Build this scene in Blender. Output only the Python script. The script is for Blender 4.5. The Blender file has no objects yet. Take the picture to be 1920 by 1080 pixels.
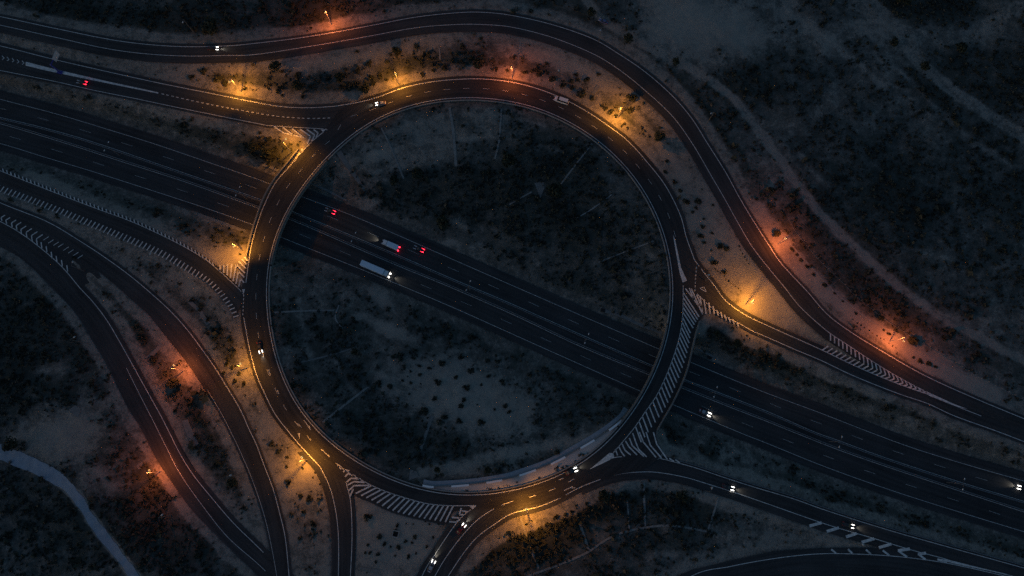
import bpy, bmesh, math, random
import numpy as np
from mathutils import Vector

random.seed(7)
RNG = np.random.default_rng(7)
R = math.radians
scene = bpy.context.scene
COL = scene.collection

# ------------------------------------------------------------------ camera, sky, sun, exposure
CAM_H, FOC, TILT = 300.0, 1280.0, R(12.0)          # drone height (m), focal length in photo pixels, tilt from straight down
cam_d = bpy.data.cameras.new('drone_camera')
cam_d.sensor_width = 36.0
cam_d.lens = 36.0 * FOC / 1920.0
cam_d.clip_end = 20000.0
cam_o = bpy.data.objects.new('drone_camera', cam_d)
cam_o.location = (0, 0, CAM_H)
cam_o.rotation_euler = (TILT, 0, 0)
COL.objects.link(cam_o)
scene.camera = cam_o

SKY_STRENGTH = 0.122
SUN_EL, SUN_AZ = R(3.8), R(250)
world = bpy.data.worlds.new('World')
scene.world = world
world.use_nodes = True
wn = world.node_tree
sky = wn.nodes.new('ShaderNodeTexSky')
sky.sky_type = 'NISHITA'
sky.sun_disc = False
sky.sun_elevation = SUN_EL
sky.sun_rotation = SUN_AZ
sky.ozone_density = 3.0
bg = wn.nodes['Background']
wn.links.new(sky.outputs[0], bg.inputs[0])
bg.inputs[1].default_value = SKY_STRENGTH

sun_d = bpy.data.lights.new('sun', 'SUN')
sun_d.energy = 0.055
sun_d.angle = R(20)
sun_d.color = (1.0, 0.62, 0.45)
sun_o = bpy.data.objects.new('sun', sun_d)
sun_o.rotation_euler = (R(66), 0, R(-70))
COL.objects.link(sun_o)

vs = scene.view_settings
vs.view_transform = 'Standard'
vs.look = 'None'
vs.exposure = 0.0
vs.gamma = 1.0
scene.cycles.use_denoising = False
scene.cycles.sample_clamp_indirect = 4.0

# ------------------------------------------------------------------ survey helpers
CT, ST = math.cos(TILT), math.sin(TILT)


def P(px, py, z=0.0):
    """Ground survey: the point at height z on the sight line through photo pixel px, py."""
    px = np.asarray(px, float); py = np.asarray(py, float); z = np.asarray(z, float)
    x = (px - 960.0) / FOC
    y = (540.0 - py) / FOC
    dy = ST + y * CT
    dz = -CT + y * ST
    t = (CAM_H - z) / (-dz)
    return np.stack([x * t, dy * t, z + 0 * t], -1)


def spl(pts, step=5.0):
    """Catmull-Rom through survey points, resampled evenly."""
    p = np.asarray(pts, float)
    if len(p) < 3:
        n = max(2, int(np.hypot(*(p[-1] - p[0])) / step) + 1)
        t = np.linspace(0, 1, n)[:, None]
        return p[0] * (1 - t) + p[-1] * t
    q = np.vstack([2 * p[0] - p[1], p, 2 * p[-1] - p[-2]])
    out = []
    for i in range(1, len(q) - 2):
        p0, p1, p2, p3 = q[i - 1], q[i], q[i + 1], q[i + 2]
        n = max(3, int(np.hypot(*(p2 - p1)) / 2.0))
        t = np.linspace(0, 1, n, endpoint=False)[:, None]
        out.append(0.5 * (2 * p1 + (p2 - p0) * t + (2 * p0 - 5 * p1 + 4 * p2 - p3) * t ** 2 + (3 * p1 - p0 - 3 * p2 + p3) * t ** 3))
    out.append(p[-1:])
    o = np.vstack(out)
    return resample(o, step)


def resample(o, step=None, n=None):
    o = np.asarray(o, float)
    s = np.r_[0, np.cumsum(np.hypot(*np.diff(o, axis=0).T))]
    if n is None:
        n = max(2, int(round(s[-1] / step)) + 1)
    u = np.linspace(0, s[-1], n)
    return np.stack([np.interp(u, s, o[:, k]) for k in range(o.shape[1])], 1)


def length(o):
    return float(np.hypot(*np.diff(np.asarray(o, float), axis=0).T).sum())


def at(o, u):
    o = np.asarray(o, float)
    s = np.r_[0, np.cumsum(np.hypot(*np.diff(o, axis=0).T))]
    return np.array([np.interp(u * s[-1], s, o[:, k]) for k in range(2)])


def offset(o, d):
    o = np.asarray(o, float)
    t = np.gradient(o, axis=0)
    t /= np.maximum(np.hypot(t[:, 0], t[:, 1]), 1e-6)[:, None]
    return o + np.stack([-t[:, 1], t[:, 0]], 1) * d


# ------------------------------------------------------------------ survey of the roads (photo pixels)
CX, CY = 880.0, 555.0                                # middle of the roundabout
RING_IN = [(642, 270), (720, 222), (805, 193), (855, 187), (910, 189), (960, 196), (1035, 217), (1080, 240), (1122, 269), (1185, 335),
           (1225, 397), (1245, 450), (1254, 510), (1256, 555), (1253, 600), (1246, 640), (1232, 682), (1210, 725), (1177, 775),
           (1150, 812), (1110, 850), (1035, 892), (960, 915), (880, 925), (830, 921), (760, 904), (680, 868), (605, 812),
           (560, 755), (527, 690), (510, 620), (504, 545), (513, 470), (535, 410), (567, 357), (608, 307)]
RING_LINE = [(630, 199), (680, 190), (717, 179), (755, 165), (805, 154), (855, 149), (905, 148), (960, 154), (1010, 167), (1060, 187),
             (1110, 215), (1160, 250), (1182, 269), (1210, 300), (1247, 347), (1275, 402), (1287, 445), (1302, 487)]
WEST_LINE = [(612, 243), (580, 270), (540, 315), (515, 345), (494, 388), (480, 428), (470, 467), (461, 530)]
WEST_LINE2 = [(457, 595), (460, 612), (467, 650), (480, 700), (495, 735), (515, 775), (540, 808), (567, 840), (600, 875), (617, 910),
              (627, 945), (633, 985), (635, 1030), (634, 1100)]
RING_OUT = [(905, 143), (960, 149), (1012, 161), (1063, 181), (1113, 209), (1164, 245), (1187, 265), (1216, 296), (1253, 343), (1281, 400),
            (1293, 443), (1308, 484), (1322, 530), (1324, 565), (1319, 592), (1309, 604), (1302, 627), (1296, 652), (1287, 690), (1275, 722),
            (1257, 759), (1240, 789), (1230, 810), (1234, 832), (1240, 852), (1205, 880), (1150, 892), (1090, 918), (1030, 940),
            (960, 952), (900, 955), (850, 960), (842, 983), (805, 978), (767, 970), (730, 959), (695, 942), (664, 928), (650, 905),
            (610, 880), (568, 846), (536, 814), (510, 779), (490, 740), (475, 704), (462, 655), (453, 610), (451, 560), (455, 530),
            (464, 470), (474, 428), (490, 384), (510, 343), (536, 312), (556, 291), (575, 275), (590, 255), (618, 232), (640, 205), (680, 185), (717, 173),
            (755, 159), (805, 148), (855, 143)]
EAST_LINE = [(1281, 535), (1280, 590), (1275, 627), (1265, 662), (1251, 700), (1232, 740), (1210, 772), (1187, 805), (1150, 849)]
EAST_OUT = [(1319, 590), (1305, 605), (1297, 627), (1291, 652), (1282, 690), (1270, 720), (1252, 757), (1235, 787), (1225, 808),
            (1232, 832), (1247, 855), (1265, 866)]
SOUTH_LINE = [(632, 872), (670, 896), (710, 916), (755, 932), (800, 944), (842, 948), (892, 948)]
SOUTH_LOW = [(664, 924), (695, 937), (730, 955), (767, 966), (805, 974), (842, 980)]

# motorway: outer asphalt edge / edge line / inner line for both carriageways
MW_U = [(-260, 118), (-130, 151), (0, 186), (107, 214), (200, 242), (287, 269), (390, 304), (480, 335), (567, 369), (655, 402), (730, 434), (805, 467), (880, 500),
        (960, 535), (1100, 596), (1237, 655), (1295, 679), (1360, 706), (1440, 738), (1540, 775), (1630, 810), (1715, 841), (1815, 872),
        (1920, 902), (2050, 940), (2180, 977)]
MW_UI = [(-260, 160), (-130, 189), (0, 220), (87, 241), (183, 269), (350, 326), (480, 371), (562, 402), (655, 440), (705, 461), (755, 482), (830, 515),
         (889, 540), (960, 570), (1100, 632), (1227, 687), (1280, 710), (1337, 732), (1440, 772), (1525, 809), (1575, 827), (1665, 860), (1807, 906), (1920, 940),
         (2050, 980), (2180, 1020)]
MW_LI = [(-260, 168), (-130, 199), (0, 232), (127, 270), (225, 302), (350, 342), (480, 389), (555, 416), (680, 470), (755, 502), (843, 538), (960, 589),
         (1085, 648), (1220, 704), (1280, 728), (1360, 760), (1440, 791), (1487, 810), (1590, 850), (1740, 901), (1920, 960), (2050, 1001), (2180, 1042)]
MW_L = [(-260, 206), (-130, 236), (0, 269), (85, 295), (175, 322), (300, 362), (400, 395), (475, 422), (530, 446), (655, 496), (763, 540), (855, 579),
        (960, 626), (1085, 682), (1202, 734), (1265, 760), (1382, 809), (1440, 832), (1552, 877), (1685, 924), (1815, 965), (1920, 997), (2050, 1037), (2180, 1077)]
MW_U_S, MW_UI_S, MW_LI_S, MW_L_S = [spl(q, 6) for q in (MW_U, MW_UI, MW_LI, MW_L)]
MW_TOP = offset(MW_U_S, -16.0)
MW_BOT = offset(MW_L_S, 12.0)

# slip roads: (name, left asphalt edge, right asphalt edge, heights at start and end)
NW_UP = [(-260, 28), (-120, 60), (0, 86), (100, 111), (200, 134), (300, 156), (400, 176), (480, 192), (530, 200), (580, 202), (630, 199), (660, 196)]
NW_LO = [(-260, 78), (-120, 108), (0, 132), (100, 152), (175, 169), (250, 184), (350, 205), (480, 231), (512, 236), (612, 242)]
NW_MID = [(-260, 56), (-120, 84), (0, 108), (47, 119), (100, 132), (200, 154), (295, 174), (380, 193), (475, 211), (530, 219), (580, 222), (622, 221)]
OL_UP = [(-260, -20), (-120, 8), (0, 31), (112, 55), (225, 77), (330, 87), (425, 86), (480, 81), (555, 72), (630, 60), (705, 46), (780, 32), (855, 24), (905, 23), (960, 29),
         (1035, 46), (1110, 72), (1160, 101), (1210, 135), (1260, 179), (1297, 222), (1326, 268), (1360, 322), (1385, 368), (1410, 410),
         (1440, 457), (1465, 494), (1513, 546), (1552, 590), (1602, 627), (1665, 665), (1715, 694), (1765, 719), (1840, 752), (1920, 785), (2050, 838), (2180, 890)]
OL_LO = [(-260, -6), (-120, 22), (0, 47), (100, 69), (200, 91), (275, 101), (350, 105), (420, 104), (480, 102), (580, 87), (680, 70), (780, 52), (855, 46), (905, 46),
         (960, 51), (1035, 70), (1110, 100), (1160, 130), (1210, 170), (1260, 217), (1298, 269), (1335, 332), (1360, 375), (1385, 420),
         (1410, 462), (1440, 501), (1472, 540), (1502, 577), (1550, 620), (1590, 647), (1640, 680), (1690, 710), (1742, 737), (1790, 760), (1840, 780), (1920, 809), (2050, 862), (2180, 914)]
NE_UP = [(1294, 460), (1302, 487), (1320, 511), (1340, 536), (1360, 563), (1397, 590), (1440, 611), (1532, 652), (1590, 680), (1640, 702), (1690, 722), (1742, 740), (1790, 761),
         (1840, 781), (1920, 810), (2050, 863), (2180, 915)]
NE_LO = [(1287, 530), (1307, 551), (1335, 577), (1360, 594), (1385, 606), (1410, 620), (1440, 633), (1490, 655), (1540, 676), (1590, 700), (1640, 721), (1690, 740),
         (1740, 757), (1790, 780), (1865, 807), (1920, 828), (2050, 880), (2180, 932)]
SE_UP = [(1107, 879), (1145, 860), (1172, 856), (1210, 855), (1235, 859), (1275, 869), (1310, 879), (1360, 896), (1410, 912), (1440, 921), (1490, 936), (1540, 954),
         (1595, 972), (1640, 986), (1690, 1001), (1740, 1015), (1790, 1029), (1920, 1065), (2050, 1101), (2180, 1137)]
SE_LO = [(834, 1090), (867, 1040), (895, 1007), (930, 981), (960, 963), (1010, 950), (1047, 935), (1085, 915), (1120, 901), (1160, 889), (1200, 885), (1235, 886), (1285, 895),
         (1335, 910), (1385, 926), (1440, 945), (1540, 980), (1595, 997), (1640, 1010), (1705, 1030), (1765, 1046), (1815, 1061), (1897, 1080), (2050, 1122), (2180, 1160)]
SB_UP = [(1180, 1140), (1270, 1081), (1335, 1060), (1440, 1036), (1502, 1030), (1590, 1027), (1660, 1030), (1730, 1042), (1800, 1058), (1897, 1081), (2050, 1123), (2180, 1161)]
SB_LINE = [(1200, 1150), (1297, 1080), (1370, 1062), (1440, 1049), (1502, 1041), (1552, 1038), (1610, 1039), (1665, 1042), (1715, 1047), (1765, 1054), (1815, 1064), (1897, 1083)]
SB_LO = [(1290, 1180), (1380, 1110), (1480, 1086), (1560, 1080), (1650, 1082), (1740, 1092), (1850, 1112), (2050, 1160), (2180, 1200)]
EX_L = WEST_LINE2[7:]
EX_R = [(602, 842), (630, 869), (645, 895), (652, 917), (658, 947), (660, 1010), (657, 1080), (656, 1110)]
EN_L = [(784, 1095), (800, 1063), (812, 1045), (842, 1000), (865, 970), (892, 949)]
EN_M = [(808, 1095), (820, 1072), (835, 1047), (862, 1010), (895, 975), (930, 952), (960, 940)]
S1_UP = [(-260, 216), (-120, 270), (0, 320), (87, 355), (175, 389), (250, 417), (325, 452), (375, 480), (402, 500), (445, 539), (456, 552)]
S1_LO = [(-260, 246), (-120, 300), (0, 347), (100, 384), (200, 425), (300, 467), (350, 495), (390, 520), (412, 540), (430, 562), (440, 577), (449, 596)]
S2_UP = [(-260, 268), (-120, 325), (0, 380), (87, 415), (150, 452), (200, 485), (250, 522), (312, 576), (350, 617), (375, 650), (400, 685), (425, 725), (450, 767), (467, 805),
         (480, 832), (495, 872), (512, 917), (525, 965), (535, 1010), (542, 1080), (546, 1130)]
S2_LO = [(-260, 290), (-120, 348), (0, 402), (90, 440), (150, 478), (205, 520), (245, 555), (282, 588), (317, 632), (355, 680), (388, 730), (412, 770), (432, 808), (452, 850), (472, 897), (492, 955),
         (505, 1005), (519, 1080), (526, 1130)]
S3_UP = [(-260, 296), (-120, 356), (0, 415), (50, 445), (100, 485), (125, 510), (150, 540), (175, 567), (200, 600), (225, 642), (250, 687), (275, 732), (300, 777), (317, 810),
         (337, 850), (362, 890), (400, 937), (437, 980), (480, 1022), (540, 1080), (590, 1130)]
S3_LO = [(-260, 340), (-120, 402), (0, 460), (50, 490), (97, 537), (140, 582), (175, 637), (207, 692), (237, 755), (268, 806), (295, 860), (325, 905),
         (362, 955), (425, 1020), (480, 1073), (540, 1130)]
S3_LL = [(237, 690), (262, 740), (285, 785), (310, 835), (337, 887), (375, 942), (425, 1005), (480, 1054), (540, 1110)]


def edges(a, b, n):
    return resample(spl(a, 4), n=n), resample(spl(b, 4), n=n)


ROADS = {}


def road(name, up, lo, oa, ob, z0, z1, n):
    a, b = edges(up, lo, n)
    a = offset(a, oa); b = offset(b, ob)
    ROADS[name] = (a, b, z0, z1)


def pairs(up, lo, oa, ob):
    """Edges paired by x so that each cross section is square to the road."""
    return None


def cross(up, lo, oa, ob, n):
    """Pair two edges by nearest point."""
    a = offset(resample(spl(up, 3), n=n), oa)
    b = offset(spl(lo, 1.5), ob)
    idx, last = [], 0
    for p in a:
        k = int(np.argmin(((b[last:] - p) ** 2).sum(1))) + last
        idx.append(k); last = k
    return a, b[idx]


def road2(name, up, lo, oa, ob, z0, z1, n):
    a, b = cross(up, lo, oa, ob, n)
    ROADS[name] = (a, b, z0, z1)


road('motorway', MW_TOP, MW_BOT, 0, 0, -7, -7, 240)
road('northwest_slip', NW_UP, NW_LO, -6, 4, -5, 0, 120)
road2('outer_loop', OL_UP, OL_LO, -5, 14, -4, -4, 260)
road('northeast_slip', NE_UP, NE_LO, -7, 5, 0, -4.5, 130)
road('southeast_slip', SE_UP, SE_LO[7:], -5, 14, 0, -5, 130)
road('southeast_feeder', SB_UP, SB_LO, 0, 0, -1.5, -5, 90)
road('south_exit', EX_L, EX_R, 13, -7, 0, -1, 50)
road('south_entry', EN_L, SE_LO[:9], -9, 9, -1, 0, 60)
road('southwest_entry', S1_UP, S1_LO, -4, 9, -5, 0, 100)
road2('southwest_link', S2_UP, S2_LO, -5, 4, -4, -1, 150)
road2('southwest_loop', S3_UP, S3_LO, -8, 2, -4, -1, 150)


def polar(pts):
    p = np.asarray(pts, float)
    th = np.unwrap(np.arctan2(p[:, 1] - CY, p[:, 0] - CX))
    return th, np.hypot(p[:, 0] - CX, p[:, 1] - CY)


def closed_spline(pts):
    p = np.asarray(pts, float)
    o = spl(np.vstack([p[-2:], p, p[:3]]), 2)
    th, r = polar(o)
    g = np.linspace(-math.pi, math.pi, 1441)
    if th[-1] < th[0]:
        th, r = th[::-1], r[::-1]
    out = np.full(len(g), np.nan)
    for k in range(-3, 4):
        t = th + k * 2 * math.pi
        m = (g >= t[0]) & (g <= t[-1])
        out[m] = np.interp(g[m], np.maximum.accumulate(t), r)
    return g, out


G_TH, G_IN = closed_spline(RING_IN)
# a road is laid out true: smooth the surveyed inner edge with a low order Fourier fit
_g = G_TH[:-1]; _v = G_IN[:-1]
_f = np.fft.rfft(_v); _f[9:] = 0
_v = np.fft.irfft(_f, len(_v)); G_IN = np.r_[_v, _v[0]]
_, G_OUT = closed_spline(RING_OUT)


def rin(t):
    return np.interp((np.asarray(t) + math.pi) % (2 * math.pi) - math.pi, G_TH, G_IN)


def rout(t):
    return np.interp((np.asarray(t) + math.pi) % (2 * math.pi) - math.pi, G_TH, G_OUT)


def ring_px(t, r):
    t = np.asarray(t, float)
    return np.stack([CX + np.cos(t) * r, CY + np.sin(t) * r], -1)


WB = (R(-171), R(-136.5))            # bearings the west bridge spans
EB = (R(8.5), R(41))                 # and the east bridge

# ------------------------------------------------------------------ heights: roads fix the level, the ground runs between them
anch = []
for k, (a, b, z0, z1) in ROADS.items():
    n = len(a)
    c = (a + b) / 2; hw = np.hypot(*(a - b).T) / 2
    u = np.linspace(0, 1, n)
    if k == 'outer_loop':
        z = np.interp(u, [0, .28, .75, 1], [-4, 0, 0, -4])
    elif k in ('southwest_link', 'southwest_loop'):
        z = np.interp(u, [0, .6, 1], [-4, -1.5, -1])
    else:
        z = z0 + (z1 - z0) * u
    step = 1 if k == 'motorway' else 1
    for i in range(0, n, step):
        m = max(1, int(math.ceil(hw[i] / 16.0)))
        for j in range(m):
            q = a[i] + (b[i] - a[i]) * ((j + .5) / m)
            anch.append((q[0], q[1], hw[i] / m, z[i], (3.0 if k == 'motorway' else 1.0) / m))
for t in np.linspace(-math.pi, math.pi, 260, endpoint=False):
    d = math.degrees(t)
    if WB[0] - .03 < t < WB[1] + .03 or EB[0] - .03 < t < EB[1] + .03:
        continue
    ri, ro = float(rin(t)), float(rout(t))
    c = ring_px(t, (ri + ro) / 2)
    anch.append((c[0], c[1], (ro - ri) / 2, 0.0, 1.0))
ANCH = np.array(anch)
GX = np.arange(-300, 2230, 8.0); GY = np.arange(-220, 1310, 8.0)
MX, MY = np.meshgrid(GX, GY)
HZ = np.zeros(MX.size); DM = np.zeros(MX.size); DMW = np.zeros(MX.size)
fx, fy = MX.ravel(), MY.ravel()
mwc = (ROADS['motorway'][0] + ROADS['motorway'][1]) / 2
for i in range(0, fx.size, 4000):
    dx = fx[i:i + 4000, None] - ANCH[None, :, 0]; dy = fy[i:i + 4000, None] - ANCH[None, :, 1]
    d = np.maximum(np.sqrt(dx * dx + dy * dy) - ANCH[None, :, 2], 0)
    w = ANCH[None, :, 4] / (d + 2.0) ** 2.6
    HZ[i:i + 4000] = (w * ANCH[None, :, 3]).sum(1) / w.sum(1)
    DM[i:i + 4000] = d.min(1)
    dm = np.sqrt((fx[i:i + 4000, None] - mwc[None, :, 0]) ** 2 + (fy[i:i + 4000, None] - mwc[None, :, 1]) ** 2)
    DMW[i:i + 4000] = dm.min(1)
HZ = HZ.reshape(MX.shape); DM = DM.reshape(MX.shape); DMW = DMW.reshape(MX.shape)
# the motorway floor is dead level
f = np.clip((DMW - 62) / 18, 0, 1); f = f * f * (3 - 2 * f)
HZ = -7.0 * (1 - f) + HZ * f


def bil(A, px, py):
    x = np.clip((np.asarray(px, float) - GX[0]) / 8.0, 0, len(GX) - 1.001)
    y = np.clip((np.asarray(py, float) - GY[0]) / 8.0, 0, len(GY) - 1.001)
    i = x.astype(int); j = y.astype(int); u = x - i; v = y - j
    return A[j, i] * (1 - u) * (1 - v) + A[j, i + 1] * u * (1 - v) + A[j + 1, i] * (1 - u) * v + A[j + 1, i + 1] * u * v


def vnoise(px, py, scale, seed):
    """Smooth value noise over the survey plane."""
    r = np.random.default_rng(seed)
    T = r.random((64, 64))
    x = np.asarray(px, float) / scale; y = np.asarray(py, float) / scale
    i = np.floor(x).astype(int); j = np.floor(y).astype(int)
    u = x - i; v = y - j
    u = u * u * (3 - 2 * u); v = v * v * (3 - 2 * v)
    g = lambda a, b: T[b % 64, a % 64]
    return g(i, j) * (1 - u) * (1 - v) + g(i + 1, j) * u * (1 - v) + g(i, j + 1) * (1 - u) * v + g(i + 1, j + 1) * u * v


def fbm(px, py, scale, seed, oct=4):
    s, a, t = 0, 1, 0
    for k in range(oct):
        s = s + a * vnoise(px, py, scale / 2 ** k, seed + k); t += a; a *= .55
    return s / t


def hz(px, py):
    return bil(HZ, px, py)


def tz(px, py):
    """Height of the open ground: road level plus small relief away from the roads."""
    d = bil(DM, px, py)
    m = np.clip((d - 8) / 30, 0, 1)
    rel = (fbm(px, py, 70, 11) - .5) * 2.2 * m + (fbm(px, py, 260, 21, 2) - .5) * 5 * np.clip((d - 30) / 120, 0, 1)
    low = 0.32 * np.clip(1.2 - d / 3.0, 0, 1)
    return bil(HZ, px, py) + rel - low


# ------------------------------------------------------------------ materials
def nodes(name):
    m = bpy.data.materials.new(name); m.use_nodes = True
    t = m.node_tree
    return m, t, t.nodes['Principled BSDF'], t.nodes.new, t.links.new


def simple(name, col, rough=.6, metal=0.0, var=.25, scale=2.0, bump=0.0):
    m, t, b, N, L = nodes(name)
    tc = N('ShaderNodeTexCoord')
    nz = N('ShaderNodeTexNoise'); nz.inputs['Scale'].default_value = scale; nz.inputs['Detail'].default_value = 5
    L(tc.outputs['Object'], nz.inputs['Vector'])
    mx = N('ShaderNodeMix'); mx.data_type = 'RGBA'
    mx.inputs['A'].default_value = [c * (1 - var) for c in col] + [1]
    mx.inputs['B'].default_value = [min(1, c * (1 + var)) for c in col] + [1]
    L(nz.outputs[0], mx.inputs['Factor']); L(mx.outputs['Result'], b.inputs['Base Color'])
    b.inputs['Roughness'].default_value = rough; b.inputs['Metallic'].default_value = metal
    if bump:
        bp = N('ShaderNodeBump'); bp.inputs['Strength'].default_value = bump; bp.inputs['Distance'].default_value = .1
        L(nz.outputs[0], bp.inputs['Height']); L(bp.outputs[0], b.inputs['Normal'])
    return m


def emit(name, col, s):
    m, t, b, N, L = nodes(name)
    b.inputs['Base Color'].default_value = (*[c * .6 for c in col], 1)
    b.inputs['Emission Color'].default_value = (*col, 1)
    b.inputs['Emission Strength'].default_value = s
    return m


def asphalt(name, col, wear=.35):
    m, t, b, N, L = nodes(name)
    geo = N('ShaderNodeNewGeometry')
    n1 = N('ShaderNodeTexNoise'); n1.inputs['Scale'].default_value = .07; n1.inputs['Detail'].default_value = 6
    n2 = N('ShaderNodeTexNoise'); n2.inputs['Scale'].default_value = 1.6; n2.inputs['Detail'].default_value = 4
    L(geo.outputs['Position'], n1.inputs['Vector']); L(geo.outputs['Position'], n2.inputs['Vector'])
    # wheel tracks and lane-long patches follow the road
    ac = N('ShaderNodeAttribute'); ac.attribute_name = 'across'
    al = N('ShaderNodeAttribute'); al.attribute_name = 'along'
    cv = N('ShaderNodeCombineXYZ'); L(ac.outputs['Fac'], cv.inputs[0])
    sc = N('ShaderNodeMath'); sc.operation = 'MULTIPLY'; sc.inputs[1].default_value = .035; L(al.outputs['Fac'], sc.inputs[0]); L(sc.outputs[0], cv.inputs[1])
    n4 = N('ShaderNodeTexNoise'); n4.inputs['Scale'].default_value = .75; n4.inputs['Detail'].default_value = 3; L(cv.outputs[0], n4.inputs['Vector'])
    a0 = N('ShaderNodeMath'); a0.operation = 'MULTIPLY_ADD'; a0.inputs[1].default_value = 1.5; L(n4.outputs[0], a0.inputs[0]); L(n1.outputs[0], a0.inputs[2])
    a = N('ShaderNodeMath'); a.operation = 'ADD'; L(a0.outputs[0], a.inputs[0]); L(n2.outputs[0], a.inputs[1])
    mr = N('ShaderNodeMapRange'); mr.inputs['From Min'].default_value = 1.2; mr.inputs['From Max'].default_value = 2.3
    L(a.outputs[0], mr.inputs['Value'])
    mx = N('ShaderNodeMix'); mx.data_type = 'RGBA'
    mx.inputs['A'].default_value = [c * (1 - wear) for c in col] + [1]
    mx.inputs['B'].default_value = [c * (1 + wear) for c in col] + [1]
    L(mr.outputs[0], mx.inputs['Factor']); L(mx.outputs['Result'], b.inputs['Base Color'])
    b.inputs['Roughness'].default_value = .85
    b.inputs['Specular IOR Level'].default_value = .25
    bp = N('ShaderNodeBump'); bp.inputs['Strength'].default_value = .3; bp.inputs['Distance'].default_value = .03
    L(n2.outputs[0], bp.inputs['Height']); L(bp.outputs[0], b.inputs['Normal'])
    return m


def paint_mat():
    m, t, b, N, L = nodes('worn_white_paint')
    geo = N('ShaderNodeNewGeometry')
    n1 = N('ShaderNodeTexNoise'); n1.inputs['Scale'].default_value = .9; n1.inputs['Detail'].default_value = 6
    L(geo.outputs['Position'], n1.inputs['Vector'])
    mr = N('ShaderNodeMapRange'); mr.inputs['From Min'].default_value = .3; mr.inputs['From Max'].default_value = .62
    L(n1.outputs[0], mr.inputs['Value'])
    mx = N('ShaderNodeMix'); mx.data_type = 'RGBA'
    mx.inputs['A'].default_value = (.42, .42, .40, 1); mx.inputs['B'].default_value = (.80, .79, .75, 1)
    L(mr.outputs[0], mx.inputs['Factor']); L(mx.outputs['Result'], b.inputs['Base Color'])
    b.inputs['Roughness'].default_value = .6
    return m


def ground_mat():
    m, t, b, N, L = nodes('dry_ground')
    geo = N('ShaderNodeNewGeometry')
    at_ = N('ShaderNodeAttribute'); at_.attribute_name = 'bare'
    n1 = N('ShaderNodeTexNoise'); n1.inputs['Scale'].default_value = .27; n1.inputs['Detail'].default_value = 9; n1.inputs['Roughness'].default_value = .74
    n2 = N('ShaderNodeTexNoise'); n2.inputs['Scale'].default_value = 1.1; n2.inputs['Detail'].default_value = 6; n2.inputs['Roughness'].default_value = .7
    n3 = N('ShaderNodeTexNoise'); n3.inputs['Scale'].default_value = .03; n3.inputs['Detail'].default_value = 4
    for n in (n1, n2, n3):
        L(geo.outputs['Position'], n.inputs['Vector'])

    def math_(op, a, b2, clamp=False):
        q = N('ShaderNodeMath'); q.operation = op; q.use_clamp = clamp
        for i, v in enumerate((a, b2)):
            if isinstance(v, (int, float)):
                q.inputs[i].default_value = v
            else:
                L(v, q.inputs[i])
        return q.outputs[0]
    j = math_('SUBTRACT', n1.outputs[0], .5)
    j2 = math_('SUBTRACT', n2.outputs[0], .5)
    v = math_('ADD', at_.outputs['Fac'], math_('MULTIPLY', j, 1.25))
    v = math_('ADD', v, math_('MULTIPLY', j2, .6))
    cr = N('ShaderNodeValToRGB')
    e = cr.color_ramp.elements
    e[0].position = 0.05; e[0].color = (.056, .060, .050, 1)
    e[1].position = 1.0; e[1].color = (.36, .315, .265, 1)
    for pos, c in ((.30, (.078, .080, .068)), (.40, (.105, .102, .090)), (.56, (.165, .153, .133)), (.68, (.265, .238, .205))):
        q = e.new(pos); q.color = (*c, 1)
    L(v, cr.inputs[0])
    # stony speckle
    vor = N('ShaderNodeTexVoronoi'); vor.inputs['Scale'].default_value = .9
    L(geo.outputs['Position'], vor.inputs['Vector'])
    sp = N('ShaderNodeMapRange'); sp.inputs['From Min'].default_value = .08; sp.inputs['From Max'].default_value = .25
    sp.inputs['To Min'].default_value = .62; sp.inputs['To Max'].default_value = 1.0
    L(vor.outputs['Distance'], sp.inputs['Value'])
    tint = N('ShaderNodeMapRange'); tint.inputs['To Min'].default_value = .8; tint.inputs['To Max'].default_value = 1.2
    L(n3.outputs[0], tint.inputs['Value'])
    mul = math_('MULTIPLY', sp.outputs[0], tint.outputs[0])
    vm = N('ShaderNodeVectorMath'); vm.operation = 'SCALE'
    L(cr.outputs[0], vm.inputs[0]); L(mul, vm.inputs['Scale'])
    L(vm.outputs[0], b.inputs['Base Color'])
    b.inputs['Roughness'].default_value = 1.0
    b.inputs['Specular IOR Level'].default_value = .1
    bp = N('ShaderNodeBump'); bp.inputs['Strength'].default_value = .8; bp.inputs['Distance'].default_value = .35
    L(math_('ADD', n1.outputs[0], n2.outputs[0]), bp.inputs['Height']); L(bp.outputs[0], b.inputs['Normal'])
    return m


def leaf_mat(name, c0, c1):
    m, t, b, N, L = nodes(name)
    geo = N('ShaderNodeNewGeometry')
    oi = N('ShaderNodeObjectInfo')
    n1 = N('ShaderNodeTexNoise'); n1.inputs['Scale'].default_value = .8; n1.inputs['Detail'].default_value = 3
    L(geo.outputs['Position'], n1.inputs['Vector'])
    a = N('ShaderNodeMath'); a.operation = 'ADD'; L(n1.outputs[0], a.inputs[0]); L(geo.outputs['Random Per Island'], a.inputs[1])
    mr = N('ShaderNodeMapRange'); mr.inputs['From Min'].default_value = .4; mr.inputs['From Max'].default_value = 1.5
    L(a.outputs[0], mr.inputs['Value'])
    mx = N('ShaderNodeMix'); mx.data_type = 'RGBA'
    mx.inputs['A'].default_value = (*c0, 1); mx.inputs['B'].default_value = (*c1, 1)
    L(mr.outputs[0], mx.inputs['Factor']); L(mx.outputs['Result'], b.inputs['Base Color'])
    b.inputs['Roughness'].default_value = .8; b.inputs['Specular IOR Level'].default_value = .15
    return m


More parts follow.
